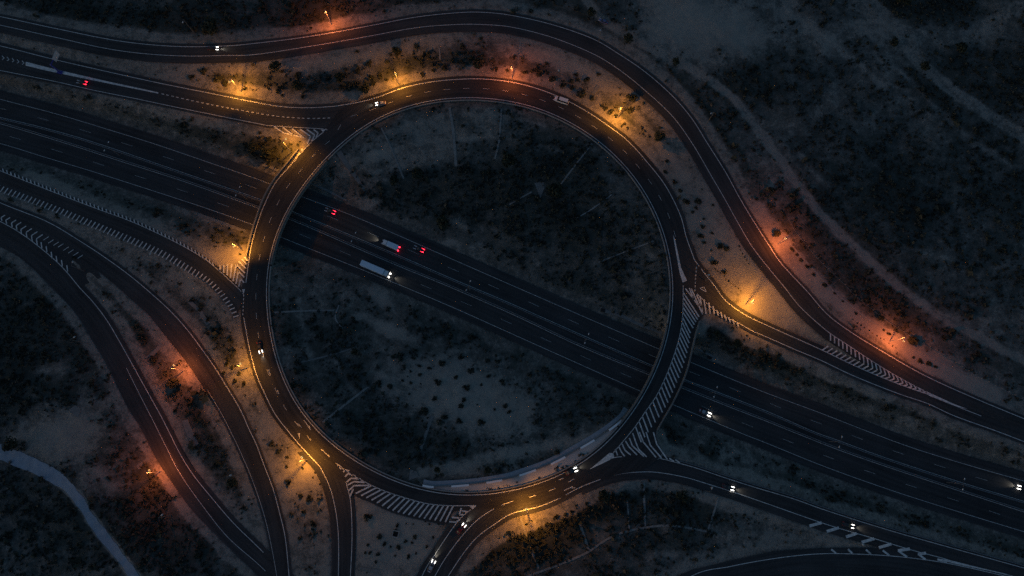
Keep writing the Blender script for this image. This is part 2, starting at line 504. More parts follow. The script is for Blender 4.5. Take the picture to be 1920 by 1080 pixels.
M = dict(
    ground=ground_mat(),
    asphalt=asphalt('dark_asphalt', (.049, .049, .050), .5),
    asphalt_ring=asphalt('newer_asphalt', (.042, .041, .041), .5),
    track=simple('track_dust', (.34, .31, .27), 1, 0, .25, .15),
    apron=simple('pale_grey_paving', (.33, .355, .385), .95, 0, .25, .5),
    paint=paint_mat(),
    path=simple('pale_blue_gravel', (.30, .345, .395), 1, 0, .35, .35, .3),
    footway=simple('pale_footway_concrete', (.52, .49, .45), .95, 0, .2, .3),
    concrete=simple('concrete', (.30, .295, .28), .9, 0, .3, .4, .3),
    drain=simple('dusty_drain_concrete', (.26, .25, .23), 1, 0, .55, .8, .3),
    pole_dark=simple('dull_grey_pole', (.14, .145, .15), .7, .2, .2, 2),
    concrete_dark=simple('weathered_concrete', (.19, .185, .175), .95, 0, .4, .5, .3),
    white=simple('white_panel_paint', (.90, .90, .90), .6, 0, .03, .5),
    steel=simple('galvanised_steel', (.42, .43, .44), .45, .6, .2, 2),
    pole=simple('lamp_pole_steel', (.50, .50, .49), .5, .3, .15, 2),
    blue=simple('blue_steel_paint', (.05, .055, .30), .5, .2, .2, 1),
    sign_back=simple('sign_grey_sheet', (.62, .63, .63), .6, .1, .1, 1),
    leaf=leaf_mat('scrub_leaf', (.026, .031, .023), (.078, .082, .062)),
    leaf_dry=leaf_mat('dry_scrub_leaf', (.040, .040, .030), (.150, .135, .100)),
    leaf_tree=leaf_mat('tree_leaf', (.020, .026, .017), (.070, .076, .048)),
    bark=simple('bark', (.10, .075, .055), .95, 0, .3, 4, .4),
    glass=simple('dark_glass', (.02, .022, .025), .12, 0, .1, 1),
    tyre=simple('tyre_rubber', (.02, .02, .02), .9, 0, .2, 5),
    rim=simple('wheel_rim', (.45, .45, .46), .4, .8, .1, 5),
    car_white=simple('white_car_paint', (.78, .78, .77), .35, 0, .04, 1),
    car_silver=simple('silver_car_paint', (.48, .48, .50), .35, .3, .05, 1),
    car_dark=simple('dark_car_paint', (.045, .046, .05), .35, 0, .1, 1),
    car_red=simple('red_car_paint', (.20, .02, .02), .35, 0, .1, 1),
    car_blue=simple('blue_grey_car_paint', (.12, .15, .30), .35, .1, .1, 1),
    box=simple('pale_blue_cargo_box', (.62, .75, .86), .6, 0, .08, .5),
    head=emit('headlight_lens', (1.0, .96, .88), 6.5),
    tail=emit('tail_light_lens', (1.0, .02, .05), 6.0),
    head_off=simple('headlight_glass_unlit', (.6, .6, .62), .2, 0, .05, 1),
    tail_off=simple('tail_light_glass_unlit', (.3, .03, .03), .3, 0, .05, 1),
    lens_amber=emit('amber_lamp_lens', (1.0, .58, .15), 3.5),
    lens_orange=emit('orange_lamp_lens', (1.0, .42, .12), 3.5),
    lens_off=simple('unlit_lamp_glass', (.75, .76, .78), .3, 0, .05, 1),
    pit=simple('dark_pit', (.02, .02, .02), 1, 0, .2, 1),
)


# ------------------------------------------------------------------ object helpers
def tag(o, label=None, cat=None, group=None, kind=None):
    if label: o['label'] = label
    if cat: o['category'] = cat
    if group: o['group'] = group
    if kind: o['kind'] = kind
    return o


def mesh_obj(name, V, F, mat, parent=None, smooth=False):
    me = bpy.data.meshes.new(name)
    me.from_pydata([tuple(v) for v in V], [], [tuple(int(i) for i in f) for f in F])
    me.materials.append(mat)
    if smooth:
        for p in me.polygons: p.use_smooth = True
    me.validate(); me.update()
    o = bpy.data.objects.new(name, me)
    COL.objects.link(o)
    if parent is not None: o.parent = parent
    return o


def empty(name, loc, rz=0.0):
    o = bpy.data.objects.new(name, None)
    o.empty_display_size = .5
    o.location = loc; o.rotation_euler = (0, 0, rz)
    COL.objects.link(o)
    return o


class MB:
    """Collects faces for one mesh."""
    def __init__(self): self.V = []; self.F = []

    def add(self, V, F):
        n = len(self.V); self.V += [tuple(v) for v in V]; self.F += [tuple(i + n for i in f) for f in F]
        return self

    def box(self, cx, cy, cz, sx, sy, sz):
        x, y, z = sx / 2, sy / 2, sz / 2
        V = [(cx + a * x, cy + b * y, cz + c * z) for c in (-1, 1) for b in (-1, 1) for a in (-1, 1)]
        return self.add(V, [(0, 2, 3, 1), (4, 5, 7, 6), (0, 1, 5, 4), (2, 6, 7, 3), (0, 4, 6, 2), (1, 3, 7, 5)])

    def tube(self, pts, radii, n=8):
        V, F = [], []
        pts = [Vector(p) for p in pts]
        for i, p in enumerate(pts):
            d = (pts[min(i + 1, len(pts) - 1)] - pts[max(i - 1, 0)]).normalized()
            a = d.cross(Vector((0.31, 0.95, 0.05)))
            if a.length < .05: a = d.cross(Vector((1, 0, 0)))
            a.normalize(); b = d.cross(a)
            for k in range(n):
                t = 2 * math.pi * k / n
                V.append(p + (a * math.cos(t) + b * math.sin(t)) * radii[i])
        for i in range(len(pts) - 1):
            for k in range(n):
                F.append((i * n + k, i * n + (k + 1) % n, (i + 1) * n + (k + 1) % n, (i + 1) * n + k))
        F.append(tuple(range(n - 1, -1, -1))); F.append(tuple((len(pts) - 1) * n + k for k in range(n)))
        return self.add(V, F)

    def loft(self, secs):
        n = len(secs[0]); V = [v for s in secs for v in s]; F = []
        for i in range(len(secs) - 1):
            for k in range(n):
                F.append((i * n + k, i * n + (k + 1) % n, (i + 1) * n + (k + 1) % n, (i + 1) * n + k))
        F.append(tuple(range(n - 1, -1, -1))); F.append(tuple((len(secs) - 1) * n + k for k in range(n)))
        return self.add(V, F)

    def build(self, name, mat, parent=None, smooth=False):
        return mesh_obj(name, self.V, self.F, mat, parent, smooth)


def sheet_between(a, b, zf, off, k=6):
    """Grid of faces between two edges, k strips wide, laid on height function zf."""
    a = np.asarray(a); b = np.asarray(b); n = len(a)
    V = []
    for i in range(k + 1):
        q = a + (b - a) * (i / k)
        V.append(P(q[:, 0], q[:, 1], zf(q[:, 0], q[:, 1]) + off))
    V = np.stack(V, 1).reshape(-1, 3)
    F = [(i * (k + 1) + j, (i + 1) * (k + 1) + j, (i + 1) * (k + 1) + j + 1, i * (k + 1) + j + 1) for i in range(n - 1) for j in range(k)]
    return V, F


def road_coords(o, n, k):
    """Metres across and along the road on every vertex, for the wear in its surface."""
    co = np.zeros(len(o.data.vertices) * 3); o.data.vertices.foreach_get('co', co); co = co.reshape(n, k + 1, 3)
    ac = np.linalg.norm(co - co[:, :1], axis=2)
    al = np.r_[0, np.cumsum(np.linalg.norm(np.diff(co[:, k // 2], axis=0), axis=1))][:, None] + 0 * ac
    for nm, v in (('across', ac), ('along', al)):
        at_ = o.data.attributes.new(nm, 'FLOAT', 'POINT'); at_.data.foreach_set('value', v.ravel().astype(np.float32))


def flat0(px, py):
    return np.zeros_like(np.asarray(px, float))


def line3(mb, poly, w, zf, off):
    """Painted line of width w metres along a surveyed polyline."""
    q = np.asarray(poly, float)
    p = P(q[:, 0], q[:, 1], zf(q[:, 0], q[:, 1]) + off)
    t = np.gradient(p, axis=0)[:, :2]
    t /= np.maximum(np.hypot(t[:, 0], t[:, 1]), 1e-9)[:, None]
    nrm = np.stack([-t[:, 1], t[:, 0], 0 * t[:, 0]], 1) * (w / 2)
    n = len(q)
    mb.add(np.vstack([p - nrm, p + nrm]), [(i, i + 1, n + i + 1, n + i) for i in range(n - 1)])


def strip3(mb, poly, w, h, zf, off, px_w=None):
    """Solid strip (kerb, barrier, channel bed) of width w and height h along a polyline."""
    q = np.asarray(poly, float)
    p = P(q[:, 0], q[:, 1], zf(q[:, 0], q[:, 1]) + off)
    t = np.gradient(p, axis=0)[:, :2]
    t /= np.maximum(np.hypot(t[:, 0], t[:, 1]), 1e-9)[:, None]
    w = np.broadcast_to(np.asarray(w, float), (len(q),))
    nrm = np.stack([-t[:, 1], t[:, 0], 0 * t[:, 0]], 1) * (w / 2)[:, None]
    up = np.array([0, 0, h])
    secs = [[p[i] - nrm[i], p[i] + nrm[i], p[i] + nrm[i] + up, p[i] - nrm[i] + up] for i in range(len(q))]
    mb.loft(secs)


def dashes(mb, poly, w, zf, off, on, gap, phase=0.0):
    q = resample(np.asarray(poly, float), 1.0); L = len(q)
    s = phase
    while s + on < L:
        line3(mb, q[int(s):int(s + on) + 1], w, zf, off); s += on + gap


def tri_px(mb, pts, zf, off):
    q = np.asarray(pts, float)
    mb.add(P(q[:, 0], q[:, 1], zf(q[:, 0], q[:, 1]) + off), [tuple(range(len(q)))])


def chevrons(mb, A, B, n, skew, w, zf, off, arm=None, u0=0.0, u1=1.0, only=None):
    """Nested chevrons between two edges; arm limits how far each arm reaches in (pixels)."""
    for k in range(n):
        u = u0 + (u1 - u0) * (k + .5) / n
        a = at(A, u); b = at(B, u)
        tdir = at(A, min(1, u + .01)) - at(A, max(0, u - .01)); tdir /= np.hypot(*tdir)
        mid = (a + b) / 2 + tdir * skew(np.hypot(*(a - b)))
        for p, which in ((a, 'a'), (b, 'b')):
            if only and which != only: continue
            d = mid - p; L = np.hypot(*d)
            e = mid if arm is None or L <= arm else p + d / L * arm
            if L < 1: continue
            line3(mb, resample([p, e], n=4), w, zf, off)


# ------------------------------------------------------------------ ground
def seg_dist(px, py, poly):
    p = np.asarray(poly, float)
    best = np.full(px.shape, 1e9)
    for (x0, y0), (x1, y1) in zip(p[:-1], p[1:]):
        dx, dy = x1 - x0, y1 - y0
        t = np.clip(((px - x0) * dx + (py - y0) * dy) / (dx * dx + dy * dy), 0, 1)
        best = np.minimum(best, np.hypot(px - x0 - t * dx, py - y0 - t * dy))
    return best


def ss(a, b, x):
    t = np.clip((x - a) / (b - a), 0, 1)
    return t * t * (3 - 2 * t)


TRACKS = [  # dirt tracks: polyline, half width, bareness
    ([(1080, -60), (1100, 0), (1135, 40), (1190, 75), (1250, 105), (1315, 140), (1375, 185), (1430, 255), (1462, 300), (1500, 352), (1550, 412), (1620, 478), (1690, 540), (1760, 590), (1840, 635), (1930, 680), (2100, 750)], 8, .72),
    ([(1590, -40), (1640, 10), (1685, 60), (1712, 105), (1760, 150), (1810, 185), (1870, 225), (1950, 275), (2100, 380)], 11, .66),
    ([(1690, 70), (1760, 78), (1820, 62), (1880, 30), (1960, -10)], 12, .60),
    ([(1755, 100), (1830, 80), (1890, 55), (1960, 45)], 4, .45),
    ([(-120, 800), (0, 848), (60, 872), (115, 902), (148, 938), (175, 980), (208, 1022), (248, 1075), (290, 1140)], 11, .92),
    ([(85, 885), (95, 850), (110, 800), (100, 760)], 9, .5),
]
THICKETS = [  # bands of dense scrub: polyline, half width, change
    ([(-100, 130), (0, 158), (120, 190), (240, 222), (360, 250), (470, 285), (520, 300)], 10, -.20),
    ([(-60, 270), (60, 312), (180, 352), (280, 388), (380, 425), (450, 450)], 9, -.22),
    ([(1320, 600), (1360, 640), (1420, 665), (1520, 700), (1640, 745), (1780, 790), (1940, 840)], 13, -.24),
    ([(1230, 800), (1300, 840), (1400, 880), (1500, 905), (1600, 940), (1720, 975), (1850, 1010), (1950, 1040)], 11, -.22),
    ([(1000, 10), (1080, 35), (1150, 75), (1230, 120), (1290, 170), (1340, 240), (1390, 310), (1430, 380), (1470, 425)], 12, -.20),
    ([(1525, 430), (1585, 490), (1665, 560), (1745, 610), (1825, 655), (1925, 700)], 14, -.18),
    ([(1425, 390), (1470, 462), (1530, 530), (1600, 590), (1680, 642), (1760, 692), (1860, 740)], 15, .34),
    ([(1050, 176), (1120, 214), (1180, 262), (1235, 330)], 9, .28), ([(940, 90), (1080, 125), (1190, 215), (1280, 330)], 12, .16),
    ([(-60, 5), (100, 22), (240, 40), (400, 55), (520, 40), (600, 15)], 22, -.18),
    ([(220, 120), (330, 140), (420, 150), (520, 150), (600, 165), (690, 160), (740, 125), (830, 105), (900, 105)], 11, -.16),
    ([(980, 120), (1050, 140), (1110, 165), (1160, 200), (1215, 255), (1260, 320)], 8, -.14),
    ([(250, 600), (300, 690), (340, 745), (380, 810), (420, 890)], 12, -.14),
    ([(1000, 985), (1080, 965), (1160, 950), (1260, 945), (1330, 965)], 22, -.22),
    ([(870, 1110), (905, 1050), (940, 1018), (985, 1000), (1040, 982), (1100, 958), (1150, 942)], 15, -.42),
    ([(930, 1080), (980, 1045), (1060, 1010)], 30, -.22),
    ([(1010, 1060), (1100, 1045), (1200, 1020), (1330, 1015)], 16, -.10),
    ([(520, 600), (560, 700), (640, 800), (740, 870)], 30, -.06),
    ([(640, 310), (760, 300), (880, 290), (1000, 300)], 18, .10),
    ([(1080, 20), (1170, 30), (1250, 50), (1290, 90)], 16, -.05),
    ([(690, 292), (780, 270), (880, 258), (980, 264), (1060, 286)], 2.5, .22), ([(700, 312), (780, 292), (880, 280), (980, 288), (1050, 306)], 6, -.16),
    ([(640, 330), (700, 262), (790, 226), (880, 214), (970, 222), (1060, 252)], 2, .14),
    ([(560, 560), (575, 650), (610, 730), (665, 800), (740, 850)], 2.5, .16), ([(600, 560), (615, 640), (650, 715), (700, 775)], 2, .16),
    ([(1690, 135), (1750, 195), (1820, 258), (1895, 310)], 5, .2), ([(1500, 290), (1540, 340), (1575, 352)], 5, .16), ([(1660, 450), (1720, 470), (1800, 490), (1900, 500)], 3, .14),
    ([(1240, 20), (1300, 35), (1370, 60)], 14, .14), ([(1440, 10), (1520, 50), (1600, 110), (1660, 170)], 5, .16), ([(60, 700), (110, 690), (150, 700)], 8, .14), ([(1380, 300), (1430, 290)], 2.5, .16), ([(1420, 380), (1480, 372)], 2, .16),
    ([(1700, 130), (1760, 190), (1830, 250), (1900, 300)], 5, -.25),
]
BLOBS = [  # bare or overgrown patches: x, y, rx, ry, angle, change
    (1310, 55, 105, 58, 15, .50), (1390, 60, 30, 40, 0, .15), (1500, 40, 90, 30, 40, .18), (1780, 55, 90, 30, 0, .22), (1620, 20, 60, 40, 40, .2),
    (860, 735, 120, 62, 12, .42), (930, 760, 60, 35, 0, .12), (840, 250, 160, 40, -8, .16), (680, 300, 50, 40, -40, .12), (1060, 260, 80, 30, 35, .05), (560, 600, 50, 80, 0, .06), (640, 560, 80, 40, 20, .08), (980, 620, 90, 26, 28, .06), (735, 620, 38, 11, 27, .42), (712, 552, 20, 12, 20, .4), (672, 593, 14, 8, 0, .3),
    (690, 382, 22, 12, 0, .35), (860, 418, 22, 10, 30, .3), (850, 455, 18, 8, 0, .25), (760, 300, 60, 20, -10, .15), (700, 345, 50, 14, -15, .1),
    (110, 815, 62, 42, -10, .40), (190, 905, 36, 32, 40, .28), (140, 772, 14, 10, 0, .15), (100, 695, 30, 10, 10, .2),
    (750, 1010, 90, 75, 0, .50), (700, 960, 50, 30, 0, .1), (540, 700, 0.1, 0.1, 0, 0),
    (1400, 520, 75, 60, 50, .38), (1470, 590, 70, 40, 40, .45), (1310, 370, 60, 40, 55, .32), (1330, 440, 60, 45, 55, .30), (1240, 290, 50, 30, 50, .25),
    (600, 118, 95, 14, -8, .30), (760, 92, 90, 12, -8, .25), (1100, 150, 90, 26, 32, .18), (930, 90, 90, 22, 0, .10),
    (515, 790, 30, 70, 70, .35), (480, 690, 25, 60, 65, .3), (540, 900, 40, 60, 70, .3), (575, 1000, 30, 70, 0, .14),
    (425, 482, 40, 18, -5, .45), (300, 430, 140, 14, 26, .25), (130, 360, 120, 12, 24, .2), (545, 255, 22, 12, 0, .4),
    (200, 470, 180, 18, 28, .06), (360, 540, 60, 20, 45, .18), (320, 650, 30, 14, 50, .2),
    (1560, 560, 60, 14, 42, .2), (1650, 625, 80, 14, 33, .3), (1800, 705, 90, 16, 27, .22), (1480, 450, 30, 12, 55, .15),
    (1040, 955, 60, 7, -20, .12), (1020, 1000, 90, 26, -20, -.30), (1300, 1020, 120, 16, -12, .10), (1420, 1010, 70, 14, -5, .12), (1500, 1010, 60, 10, 0, .1), (1560, 960, 60, 8, 20, .1),
    (1330, 850, 90, 22, 18, .15), (1250, 320, 0.1, 0.1, 0, 0), (930, 855, 140, 10, -12, .28), (850, 880, 70, 12, 0, .25), (1090, 830, 70, 10, -35, .25),
    (1012, 352, 10, 12, 0, .35), (790, 888, 12, 8, 0, .25),
    # overgrown
    (960, 330, 170, 90, 0, -.16), (1080, 380, 130, 110, 0, -.16), (1180, 480, 60, 80, 0, -.14), (830, 400, 60, 40, 20, -.08),
    (1600, 400, 160, 150, 0, -.12), (1850, 420, 120, 120, 0, -.14), (1850, 160, 110, 60, 0, -.16), (1760, 20, 60, 30, 0, -.35), (1680, 5, 26, 22, 0, -.4),
    (80, 620, 120, 120, 0, -.16), (60, 960, 110, 70, 0, -.16), (300, 1000, 130, 60, 0, -.14), (250, 900, 60, 60, 0, -.10),
    (200, 20, 240, 40, 0, -.16), (500, 20, 160, 22, 0, -.12), (760, 10, 120, 14, 0, -.06), (1430, 180, 120, 60, 40, -.12), (1250, 150, 60, 20, 35, -.1),
    (690, 150, 120, 20, -5, -.1), (1400, 660, 110, 30, 25, -.1), (480, 280, 60, 20, 20, -.2), (250, 400, 120, 14, 26, -.12), (1600, 720, 120, 20, 22, -.1),
    (360, 860, 50, 90, -30, -.05), (380, 760, 60, 30, 60, -.1), (1200, 960, 160, 40, 0, -.07), (1000, 1020, 80, 40, -10, -.05), (600, 660, 90, 130, 0, -.04), (760, 820, 80, 60, 0, -.08), (1060, 650, 120, 60, 30, -.05), (1130, 720, 60, 60, 30, -.06),
]


def bare_at(px, py):
    d = bil(DM, px, py)
    b = 0.45 + (fbm(px, py, 120, 31, 3) - .5) * .40 + (fbm(px, py, 26, 35, 3) - .5) * .36
    for x, y, rx, ry, an, v in BLOBS:
        c, s = math.cos(R(an)), math.sin(R(an))
        u = ((px - x) * c + (py - y) * s) / rx; w = (-(px - x) * s + (py - y) * c) / ry
        b = b + v * np.exp(-(u * u + w * w) ** 1.5 * .7)
    for poly, hw, v in THICKETS:
        dd = seg_dist(px, py, spl(poly, 20)) + (fbm(px, py, 22, 71, 2) - .5) * 14
        b = b + v * (.72 if v < 0 else 1.0) * ss(hw + 5, hw - 5, dd)
    # graded gravel verge beside every road
    vw = 11 + 9 * vnoise(px, py, 50, 51)
    verge = ss(1.0, 0.0, (d - vw) / 9.0) * ss(-60, -58, px * 0)
    inring = np.hypot(px - CX, py - CY) < rin(np.arctan2(py - CY, px - CX)) + 4
    mwd = bil(DMW, px, py)
    target = np.where(inring & (mwd > 95), .44, .66)
    target = np.where((mwd < 95), .50, target)
    b = b + (np.maximum(target, b) - b) * verge
    for poly, hw, v in TRACKS:
        dd = seg_dist(px, py, spl(poly, 20)) + (vnoise(px, py, 14, 61) - .5) * 5
        k = ss(hw + 3, hw - 2, dd)
        b = b + (np.maximum(v, b) - b) * k
    out = np.maximum(np.maximum(-180 - px, px - 2100), np.maximum(-150 - py, py - 1240))
    k = np.clip(out / 60.0, 0, 1)
    return np.clip(b * (1 - k) + .34 * k, 0, 1)


def ground():
    def axis(lo, hi, step, far_lo, far_hi):
        mid = np.arange(lo, hi + .1, step)
        a = lo - np.geomspace(30, lo - far_lo, 9)[::-1]; b = hi + np.geomspace(30, far_hi - hi, 9)
        return np.r_[a, mid, b]
    xs = axis(-240, 2160, 4.0, -7000, 9000); ys = axis(-190, 1280, 4.0, -3200, 5200)
    X, Y = np.meshgrid(xs, ys)
    Z = tz(X, Y)
    V = P(X, Y, Z).reshape(-1, 3)
    ny, nx = X.shape
    idx = np.arange(ny * nx).reshape(ny, nx)
    F = np.stack([idx[:-1, :-1], idx[1:, :-1], idx[1:, 1:], idx[:-1, 1:]], -1).reshape(-1, 4)
    me = bpy.data.meshes.new('ground')
    me.vertices.add(len(V)); me.vertices.foreach_set('co', V.ravel().astype(np.float32))
    me.loops.add(F.size); me.loops.foreach_set('vertex_index', F.ravel().astype(np.int32))
    me.polygons.add(len(F)); me.polygons.foreach_set('loop_start', np.arange(0, F.size, 4, dtype=np.int32))
    me.polygons.foreach_set('use_smooth', np.ones(len(F), bool))
    me.update(calc_edges=True)
    a = me.attributes.new('bare', 'FLOAT', 'POINT')
    a.data.foreach_set('value', bare_at(X.ravel(), Y.ravel()).astype(np.float32))
    me.materials.append(M['ground'])
    o = bpy.data.objects.new('ground', me); COL.objects.link(o)
    tag(o, kind='structure')


ground()

# ------------------------------------------------------------------ roads and their painted markings
OFF = dict(motorway=.06, northwest_slip=.06, outer_loop=.07, northeast_slip=.085, southeast_slip=.06, southeast_feeder=.05, south_exit=.06, south_entry=.075,
           southwest_entry=.06, southwest_link=.06, southwest_loop=.05)
ROAD_OBJ = {}
for k, (a, b, z0, z1) in ROADS.items():
    ks = 10 if k == 'motorway' else 6
    V, F = sheet_between(a, b, hz, OFF[k], ks)
    nm = 'motorway' if k == 'motorway' else 'slip_road'
    ROAD_OBJ[k] = tag(mesh_obj(nm, V, F, M['asphalt']), kind='structure')
    road_coords(ROAD_OBJ[k], len(a), ks)
th = np.linspace(-math.pi, math.pi, 541)
V, F = sheet_between(ring_px(th, rin(th) - 1), ring_px(th, rout(th)), flat0, .10, 5)
PATH = spl([(-200, 760), (-120, 800), (0, 848), (60, 872), (115, 902), (148, 938), (175, 980), (208, 1022), (248, 1075), (290, 1140), (320, 1200)], 5)
pw = (10 + 5 * (vnoise(PATH[:, 0], PATH[:, 1], 16, 77) - .5) + np.interp(PATH[:, 0], [20, 80, 120], [4, 5, 0]))[:, None]
V0, F0 = sheet_between(PATH - np.array([.55, -.83]) * pw, PATH + np.array([.55, -.83]) * (pw + 3 * (vnoise(PATH[:, 0], PATH[:, 1], 9, 78)[:, None] - .5)), tz, .10, 4)
tag(mesh_obj('path', V0, F0, M['path']), kind='structure')
RING = tag(mesh_obj('roundabout_road', V, F, M['asphalt_ring']), kind='structure')
road_coords(RING, 541, 5)


def marking(parent_key, name, fn, zf=hz, off=.13):
    mb = MB(); fn(mb, zf, off)
    par = RING if parent_key == 'ring' else ROAD_OBJ[parent_key]
    return mb.build(name, M['paint'], par)


def lines(*polys, w=.28):
    def f(mb, zf, off):
        for q in polys: line3(mb, spl(q, 4), w, zf, off)
    return f


marking('motorway', 'edge_line', lines(MW_U, MW_L, w=.18))
marking('motorway', 'edge_line', lines(MW_UI, MW_LI, w=.18))
mid_u = (resample(MW_U_S, n=500) + resample(MW_UI_S, n=500)) / 2
mid_l = (resample(MW_L_S, n=500) + resample(MW_LI_S, n=500)) / 2
marking('motorway', 'lane_dashes', lambda mb, zf, off: (dashes(mb, mid_u, .10, zf, off, 22, 60, 12), dashes(mb, mid_l, .10, zf, off, 22, 60, 40)))
marking('outer_loop', 'edge_line', lines(OL_UP, w=.30))
marking('outer_loop', 'edge_line', lines(OL_LO[:-3], w=.26))
marking('northwest_slip', 'edge_line', lines(NW_UP[:-1], w=.3), off=.15)
marking('northwest_slip', 'edge_line', lines(NW_LO, w=.26))


def nw_gore(mb, zf, off):
    q = spl(NW_MID, 3)
    s = q[(q[:, 0] >= 47) & (q[:, 0] <= 297)]
    w = np.interp(s[:, 0], [47, 60, 110, 200, 297], [6, 6, 5, 2.6, 1.4])
    Va, Fa = sheet_between(offset(s, -.5) - np.c_[0 * w, w / 2], offset(s, .5) + np.c_[0 * w, w / 2], zf, off, 1)
    mb.add(Va, Fa)
    dashes(mb, q[q[:, 0] > 300], .35, zf, off, 5, 4.6)
    A = np.array([(-200, 64), (0, 103.5), (46, 115)]); B = np.array([(-200, 72), (0, 111), (46, 122)])
    chevrons(mb, A, B, 26, lambda g: 4, .35, zf, off)


marking('northwest_slip', 'gore_hatching', nw_gore)


def zoom(x0, y0, pts):
    return [(x0 + a / 4.0, y0 + b / 4.0) for a, b in pts]


def strokes(x0, y0, polys, w=.62):
    def f(mb, zf, off):
        for q in polys:
            q = zoom(x0, y0, q)
            for a, b in zip(q[:-1], q[1:]):
                line3(mb, resample([a, b], n=4), w, zf, off)
    return f


marking('ring', 'gore_hatching', lambda mb, zf, off: (
    strokes(480, 0, [[(135, 948), (205, 996)], [(200, 955), (282, 1014)], [(270, 964), (350, 1026)], [(330, 968), (408, 1022), (385, 1078)],
                     [(380, 970), (440, 1012), (412, 1072)], [(432, 972), (466, 996), (450, 1030)], [(205, 996), (360, 1032)]])(mb, zf, off),
    tri_px(mb, zoom(480, 0, [(485, 972), (538, 970), (505, 992)]), zf, off),
    strokes(480, 270, [[(340, 50), (350, 35)], [(285, 130), (330, 65)]], .8)(mb, zf, off)), flat0, .15)


def ring_marks(mb, zf, off):
    t = np.linspace(-math.pi, math.pi, 541)
    line3(mb, ring_px(t, rin(t) + 4.2), .30, zf, off)


marking('ring', 'inner_edge_line', ring_marks, flat0, .15)
marking('ring', 'outer_edge_line', lambda mb, zf, off: (line3(mb, spl(RING_LINE, 4), .32, zf, off), line3(mb, spl(WEST_LINE, 4), .32, zf, off),
                                                         line3(mb, spl(WEST_LINE2[:9], 4), .3, zf, off), line3(mb, spl(EAST_LINE, 4), .28, zf, off),
                                                         line3(mb, spl(SOUTH_LINE, 4), .3, zf, off)), flat0, .15)
_oth, _or = polar(spl(WEST_LINE2[1:8][::-1] + WEST_LINE[::-1] + RING_LINE[:-1], 3))


def ring_dash(mb, zf, off):
    t = np.linspace(R(137), R(345), 900)
    o = np.sort(np.unwrap(np.arctan2(spl(WEST_LINE2[1:8][::-1] + WEST_LINE[::-1] + RING_LINE[:-1], 3)[:, 1] - CY,
                                     spl(WEST_LINE2[1:8][::-1] + WEST_LINE[::-1] + RING_LINE[:-1], 3)[:, 0] - CX)))
    tt = np.unwrap(_oth)
    if tt[0] > tt[-1]: tt = tt[::-1]; rr = _or[::-1]
    else: rr = _or
    while tt[0] > R(200): tt = tt - 2 * math.pi
    while tt[0] < R(60): tt = tt + 2 * math.pi
    r = np.interp(t, tt, rr)
    mid = ring_px(t, (rin(t) + 4 + r) / 2)
    dashes(mb, mid, .14, zf, off, 12, 24.5, 4)


marking('ring', 'lane_dashes', ring_dash, flat0, .15)


def south_hatch(mb, zf, off):
    lo = spl(SOUTH_LOW, 2); up = spl(SOUTH_LINE, 2)
    for i in range(18):
        xl = 480 + (748 + 39.5 * i) / 4.0
        xu = xl + (120 - 60 * i / 17.0) / 4.0
        line3(mb, resample([(xl, np.interp(xl, lo[:, 0], lo[:, 1])), (xu, np.interp(xu, up[:, 0], up[:, 1]))], n=5), .62, zf, off)
    strokes(480, 810, [[(655, 300), (668, 285), (700, 292)], [(668, 335), (690, 312), (745, 330)], [(680, 375), (712, 347), (785, 352)],
                       [(686, 398), (735, 372), (815, 378)], [(695, 440), (735, 402), (850, 400)], [(703, 485), (730, 428)],
                       [(1450, 672), (1500, 676), (1530, 655)], [(1470, 640), (1525, 645)], [(1540, 570), (1525, 620), (1560, 620)], [(1545, 592), (1590, 598)]])(mb, zf, off)
    tri_px(mb, zoom(480, 810, [(598, 228), (645, 262), (636, 285)]), zf, off)
    tri_px(mb, zoom(480, 810, [(1600, 556), (1655, 552), (1625, 580)]), zf, off)


marking('ring', 'gore_hatching', south_hatch, flat0, .15)


def east_hatch(mb, zf, off):
    inn = spl(EAST_LINE, 2); out = spl(EAST_OUT, 2)
    oi = out[out[:, 1] < 812]; ii = inn[inn[:, 1] < 806]
    for y in np.arange(548, 800, 9.3):
        a = np.array([np.interp(y, ii[:, 1], ii[:, 0]), y])
        d = np.array([16 + (y - 545) * -.02, 30 + (y - 545) * .0])
        if y < 590: d = np.array([30.0, 46.0])
        b = a + d
        for _ in range(30):
            lim = np.interp(b[1], oi[:, 1], oi[:, 0]) if b[1] > 590 else 1319
            if b[0] > lim: b = a + (b - a) * .97
        line3(mb, resample([a, b], n=6), .56, zf, off)
    strokes(960, 810, [[(775, 128), (792, 175)], [(800, 108), (822, 152), (845, 182)], [(825, 88), (848, 138), (890, 172)], [(850, 66), (878, 112), (938, 172)],
                       [(880, 45), (902, 102), (990, 184)], [(905, 8), (928, 75), (950, 130), (1010, 186)], [(955, 0), (985, 75), (1080, 190)],
                       [(1005, 0), (1038, 100), (1122, 196)], [(1060, 0), (1085, 90), (1165, 206)], [(1180, 198), (1215, 220)], [(1225, 208), (1260, 232)]], .56)(mb, zf, off)
    strokes(960, 540, [[(1300, 4), (1345, 60), (1400, 135)], [(1330, 0), (1365, 90)], [(1345, 5), (1430, 198)], [(1385, 50), (1430, 160)], [(1410, 62), (1430, 190)],
                       [(1440, 85), (1455, 195)], [(1475, 110), (1488, 195)], [(1507, 135), (1518, 195)], [(1535, 165), (1548, 208)], [(1565, 180), (1577, 225)],
                       [(1595, 200), (1607, 243)], [(1625, 218), (1637, 258)], [(1655, 235), (1667, 272)], [(1688, 255), (1698, 290)]], .56)(mb, zf, off)
    g = [(1262, 440), (1266, 450), (1277, 502), (1288, 526), (1280, 530), (1274, 510), (1266, 465)]
    tri_px(mb, g, zf, off)
    tri_px(mb, [(1106, 880), (1143, 849), (1150, 850), (1152, 857), (1140, 864)], zf, off)


